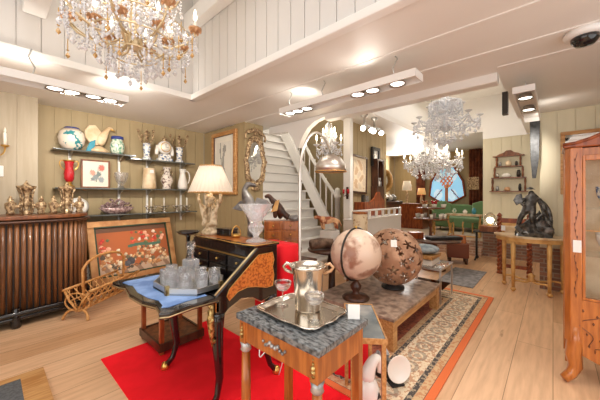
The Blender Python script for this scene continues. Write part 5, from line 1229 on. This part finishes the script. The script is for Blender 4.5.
MB().prism([(x*.95, y*.95+.008) for x, y in dp], .735, .79).build('apron', M['giltwood'], t)
LG = ((-.34, .06), (.34, .06), (-.2, .37), (.2, .37))
for x, y in LG:
    l = LT([(.02, .06), (.026, .4), (.03, .68), (.022, .7), (.034, .74)], (x, y, 0), 14, ripple=.07, nr=7).build('leg', M['giltwood'], t)
    LT([(.012, 0), (.036, .03), (.03, .05), (.02, .06)], (x, y, 0), 12).build('foot', M['giltwood'], l)
for x, y in LG: MB().tube(bez((x, y, .14), (x*.7, y*.9, .2), (x*.4, y*.8+.04, .1), (0, .22, .17)), .014, 6).build('stretcher', M['giltwood'], t)
LT([(.05, .15), (.06, .17), (.03, .2), (.05, .24), (.0, .27)], (0, .22, 0), 12).build('stretcher_urn', M['giltwood'], t)
# bronze
t = thing('bronze_sculpture', 'large dark bronze sculpture of a figure striding on rocks on the console', 'sculpture', (5.3, .2, .8155)); random.seed(4)
def rock(c, r, sc, seed):
    mb = MB(); mb.ball((0, 0, 0), 1, 26, 16); vs = []
    for x, y, z in mb.v:
        k = 1+.2*math.sin(5*x+seed)*math.sin(4*y+seed*2)+.14*math.sin(9*z+8*x+seed)+.1*math.sin(17*y+seed)
        vs.append((c[0]+x*r*sc[0]*k, c[1]+y*r*sc[1]*k, c[2]+max(0, z)*r*sc[2]*k))
    mb.v = vs; mb.sm = [False]*len(mb.sm); return mb
rock((0, 0, 0), .2, (.75, 1.1, 1.15), 1.3).build('rocky_base', M['bronze'], t)
rock((.04, -.09, .05), .11, (.9, 1.0, 2.5), 3.1).build('rock_spur', M['bronze'], t)
fig = [(-.03, .07, .4, 0.057), (-.03, .05, .48, 0.062), (-.04, .02, .56, 0.065), (-.05, .03, .62, 0.027), (-.06, .045, .66, 0.041),
       (-.05, .11, .35, 0.046), (-.06, .16, .25, 0.035), (-.04, .19, .13, 0.024), (-.07, .215, .1, 0.020),
       (-.05, .02, .34, 0.046), (-.1, .03, .26, 0.035), (-.07, .0, .15, 0.024), (-.1, .02, .12, 0.020),
       (-.04, .1, .55, 0.030), (-.09, .15, .48, 0.024), (-.12, .1, .43, 0.022), (-.03, -.05, .53, 0.030), (-.04, -.11, .45, 0.024), (-.07, -.12, .37, 0.022)]
fe = [(0, 1), (1, 2), (2, 3), (3, 4), (0, 5), (5, 6), (6, 7), (7, 8), (0, 9), (9, 10), (10, 11), (11, 12), (2, 13), (13, 14), (14, 15), (2, 16), (16, 17), (17, 18)]
skin('striding_figure', fig, fe, M['bronze'], t, 2)
f2 = [(-.02, -.12, .26, .03), (-.02, -.12, .33, .034), (-.02, -.11, .38, .015), (-.03, -.11, .42, .024), (-.06, -.16, .2, .022), (-.05, -.2, .1, .016), (-.05, -.06, .3, .015), (-.09, -.03, .25, .013)]
skin('seated_figure', f2, [(0, 1), (1, 2), (2, 3), (0, 4), (4, 5), (1, 6), (6, 7)], M['bronze'], t, 2)
LT([(.062, .675), (.05, .68), (.032, .7), (.0, .715)], (-.06, .045, 0), 14).build('hat', M['bronze'], t)
MB().prism([(.12, .5), (.2, .44), (.24, .52), (.2, .6), (.14, .62)], -.1, -.08, YZ).build('wing', M['bronze'], t, .008)
for q, (dy, dz) in enumerate(((.0, 0), (.03, -.05), (.06, -.02))):
    MB().tube(bez((.0, -.04+dy*.3, .54), (.03, -.16+dy, .46+dz), (.02, -.2+dy, .25), (0, -.16+dy, .12)), [.018, .02, .022, .024, .026, .027, .028, .028, .027, .026, .024, .02, .014], 7).build('cloak_fold', M['bronze'], t)
t = thing('wall_mirror_frame', 'wooden framed mirror on the right wall behind the vitrine', 'mirror', (5.585, -.5, 1.42), -PI/2)
frame_mb(.84, .9, .05, .035).build('frame', M['oak'], t, .006); B(-.38, .38, -.016, -.004, .04, .86).build('mirror_glass', M['mirror'], t)
# vitrine
t = thing('display_cabinet', 'tall orange veneered display cabinet with glass door and curved feet at right', 'cabinet', (2.93, -.066, 0))
Wc, Dc = 1.1, .4
po = [(0, -.03), (.05, 0), (.1, 0), (.1, -.095), (0, -.095)]
MB().prism(po, .3, 1.76).build('corner_post', M['vitrine'], t, .004)
MB().prism([(0, -Wc+.04), (.05, -Wc), (.1, -Wc), (.1, -Wc+.095), (0, -Wc+.095)], .3, 1.76).build('corner_post', M['vitrine'], t, .004)
B(Dc-.05, Dc, -.05, 0, .1, 1.76).build('rear_post', M['vitrine'], t); B(Dc-.05, Dc, -Wc, -Wc+.05, .1, 1.76).build('rear_post', M['vitrine'], t)
MB().box(.03, Dc-.01, -Wc+.012, -.012, .28, .34).build('floor_board', M['vitrine'], t); MB().box(.03, Dc-.01, -Wc+.012, -.012, 1.7, 1.755).build('top_board', M['vitrine'], t)
B(Dc-.012, Dc-.002, -Wc+.05, -.05, .3, 1.74).build('back_panel', M['creamglaze'], t)
ap = [(-.095, .22), (-.095, .63), (-Wc+.095, .63), (-Wc+.095, .22)]+[(-Wc+.095+(Wc-.19)*i/10, .22-.12*math.sin(PI*i/10)) for i in range(1, 10)]
MB().prism(ap, .004, .03, YZ).build('lower_door_panel', M['vitrine'], t)
B(.08, Dc-.02, -.016, -.004, .25, .6).build('side_panel', M['vitrine'], t)
B(.08, Dc-.04, -.012, -.006, .62, 1.7).build('side_glass', M['pane'], t)
d = MB().box(0.002, .028, -.112, -.096, .632, 1.7).box(.002, .028, -Wc+.096, -Wc+.112, .632, 1.7).box(.002, .028, -Wc+.112, -.112, .632, .65).box(.002, .028, -Wc+.112, -.112, 1.66, 1.7).build('door', M['vitrine'], t, .003)
B(.012, .016, -Wc+.112, -.112, .65, 1.66).build('door_pane', M['pane'], d)
MB().box(.004, .022, -.2, -.192, .65, 1.66).box(.004, .022, -.45, -.442, .65, 1.66).box(.004, .022, -.7, -.692, .65, 1.66).box(.004, .02, -Wc+.112, -.112, 1.14, 1.148).build('glazing_bar', M['oak'], d)
mb = MB()
for i in range(22): mb.oct((-.001, -.062+.008*math.sin(i*1.3), .66+i*.048), .004, .014)
mb.tube([(-.002, -.062+.008*math.sin(i*.65), .64+i*.024) for i in range(46)], .0016, 4); mb.build('inlaid_vine', M['brown'], t)
mb = MB()
mb.tube([(.003, -.13-.1*math.sin(i*.45)*(i/20), .3+.014*i) for i in range(20)], .003, 5).tube([(.003, -.16, .26+.01*i) for i in range(4)]+[(.003, -.2-.04*i, .3+.02*math.sin(i)) for i in range(8)], .003, 5)
for i in range(10): mb.oct((.004, -.13-.07*math.sin(i*1.1), .3+.028*i), .008, .014)
mb.build('inlaid_scroll', M['brown'], t)
for y, s in ((-.06, 1), (-Wc+.06, -1)):
    MB().tube([(.045, y, .42), (.04, y+.0*s, .3), (.03, y+.012*s, .2), (.03, y+.0*s, .12), (.015, y+.025*s, .06), (-.02, y+.065*s, .022)], [.05, .05, .05, .042, .036, .03], 8).build('foot', M['vitrine'], t)
for y in (-.03, -Wc+.03): B(Dc-.05, Dc, y-.02, y+.02, 0, .3).build('foot', M['vitrine'], t)
cz = [(.01, 1.76), (-Wc-.01, 1.76), (-Wc-.01, 1.785)]+[(-Wc-.01+(Wc+.02)*i/16, 1.785+.2*math.sin(PI*i/16)**2) for i in range(1, 16)]+[(.01, 1.785)]
MB().prism(cz, -.012, Dc, YZ).build('cornice', M['walnut'], t, .008)
MB().tube([(-.014, y, z) for y, z in cz[2:]], .012, 8).build('cornice_moulding', M['walnut'], t)
for z in (.95, 1.3): B(.04, Dc-.03, -Wc+.06, -.06, z, z+.008).build('glass_shelf', M['glass'], t)
o = B(-.006, -.002, -.09, -.045, .98, 1.07).build('price_label', M['price'], t)
for y, z, m_, lab in ((-.165, .9585, 'porcelain', 'white jug at the left on the lower glass shelf of the display cabinet'), (-.29, .9585, 'silver', 'silver cup on the lower glass shelf of the display cabinet'), (-.41, .9585, 'crystal', 'glass goblet further right on the lower glass shelf of the display cabinet'), (-.165, 1.3085, 'bluewhite', 'blue and white vase on the upper glass shelf of the display cabinet'), (-.29, 1.3085, 'porcelain', 'white bowl on the upper glass shelf of the display cabinet')):
    o = LT([(.035, 0), (.02, .03), (.05, .1), (.055, .16), (.045, .16), (.0, .1)], n=14).build('cabinet_piece', M[m_]); tag(o, lab, 'vessel', None, (3.12, -.13+y, z+.0005))
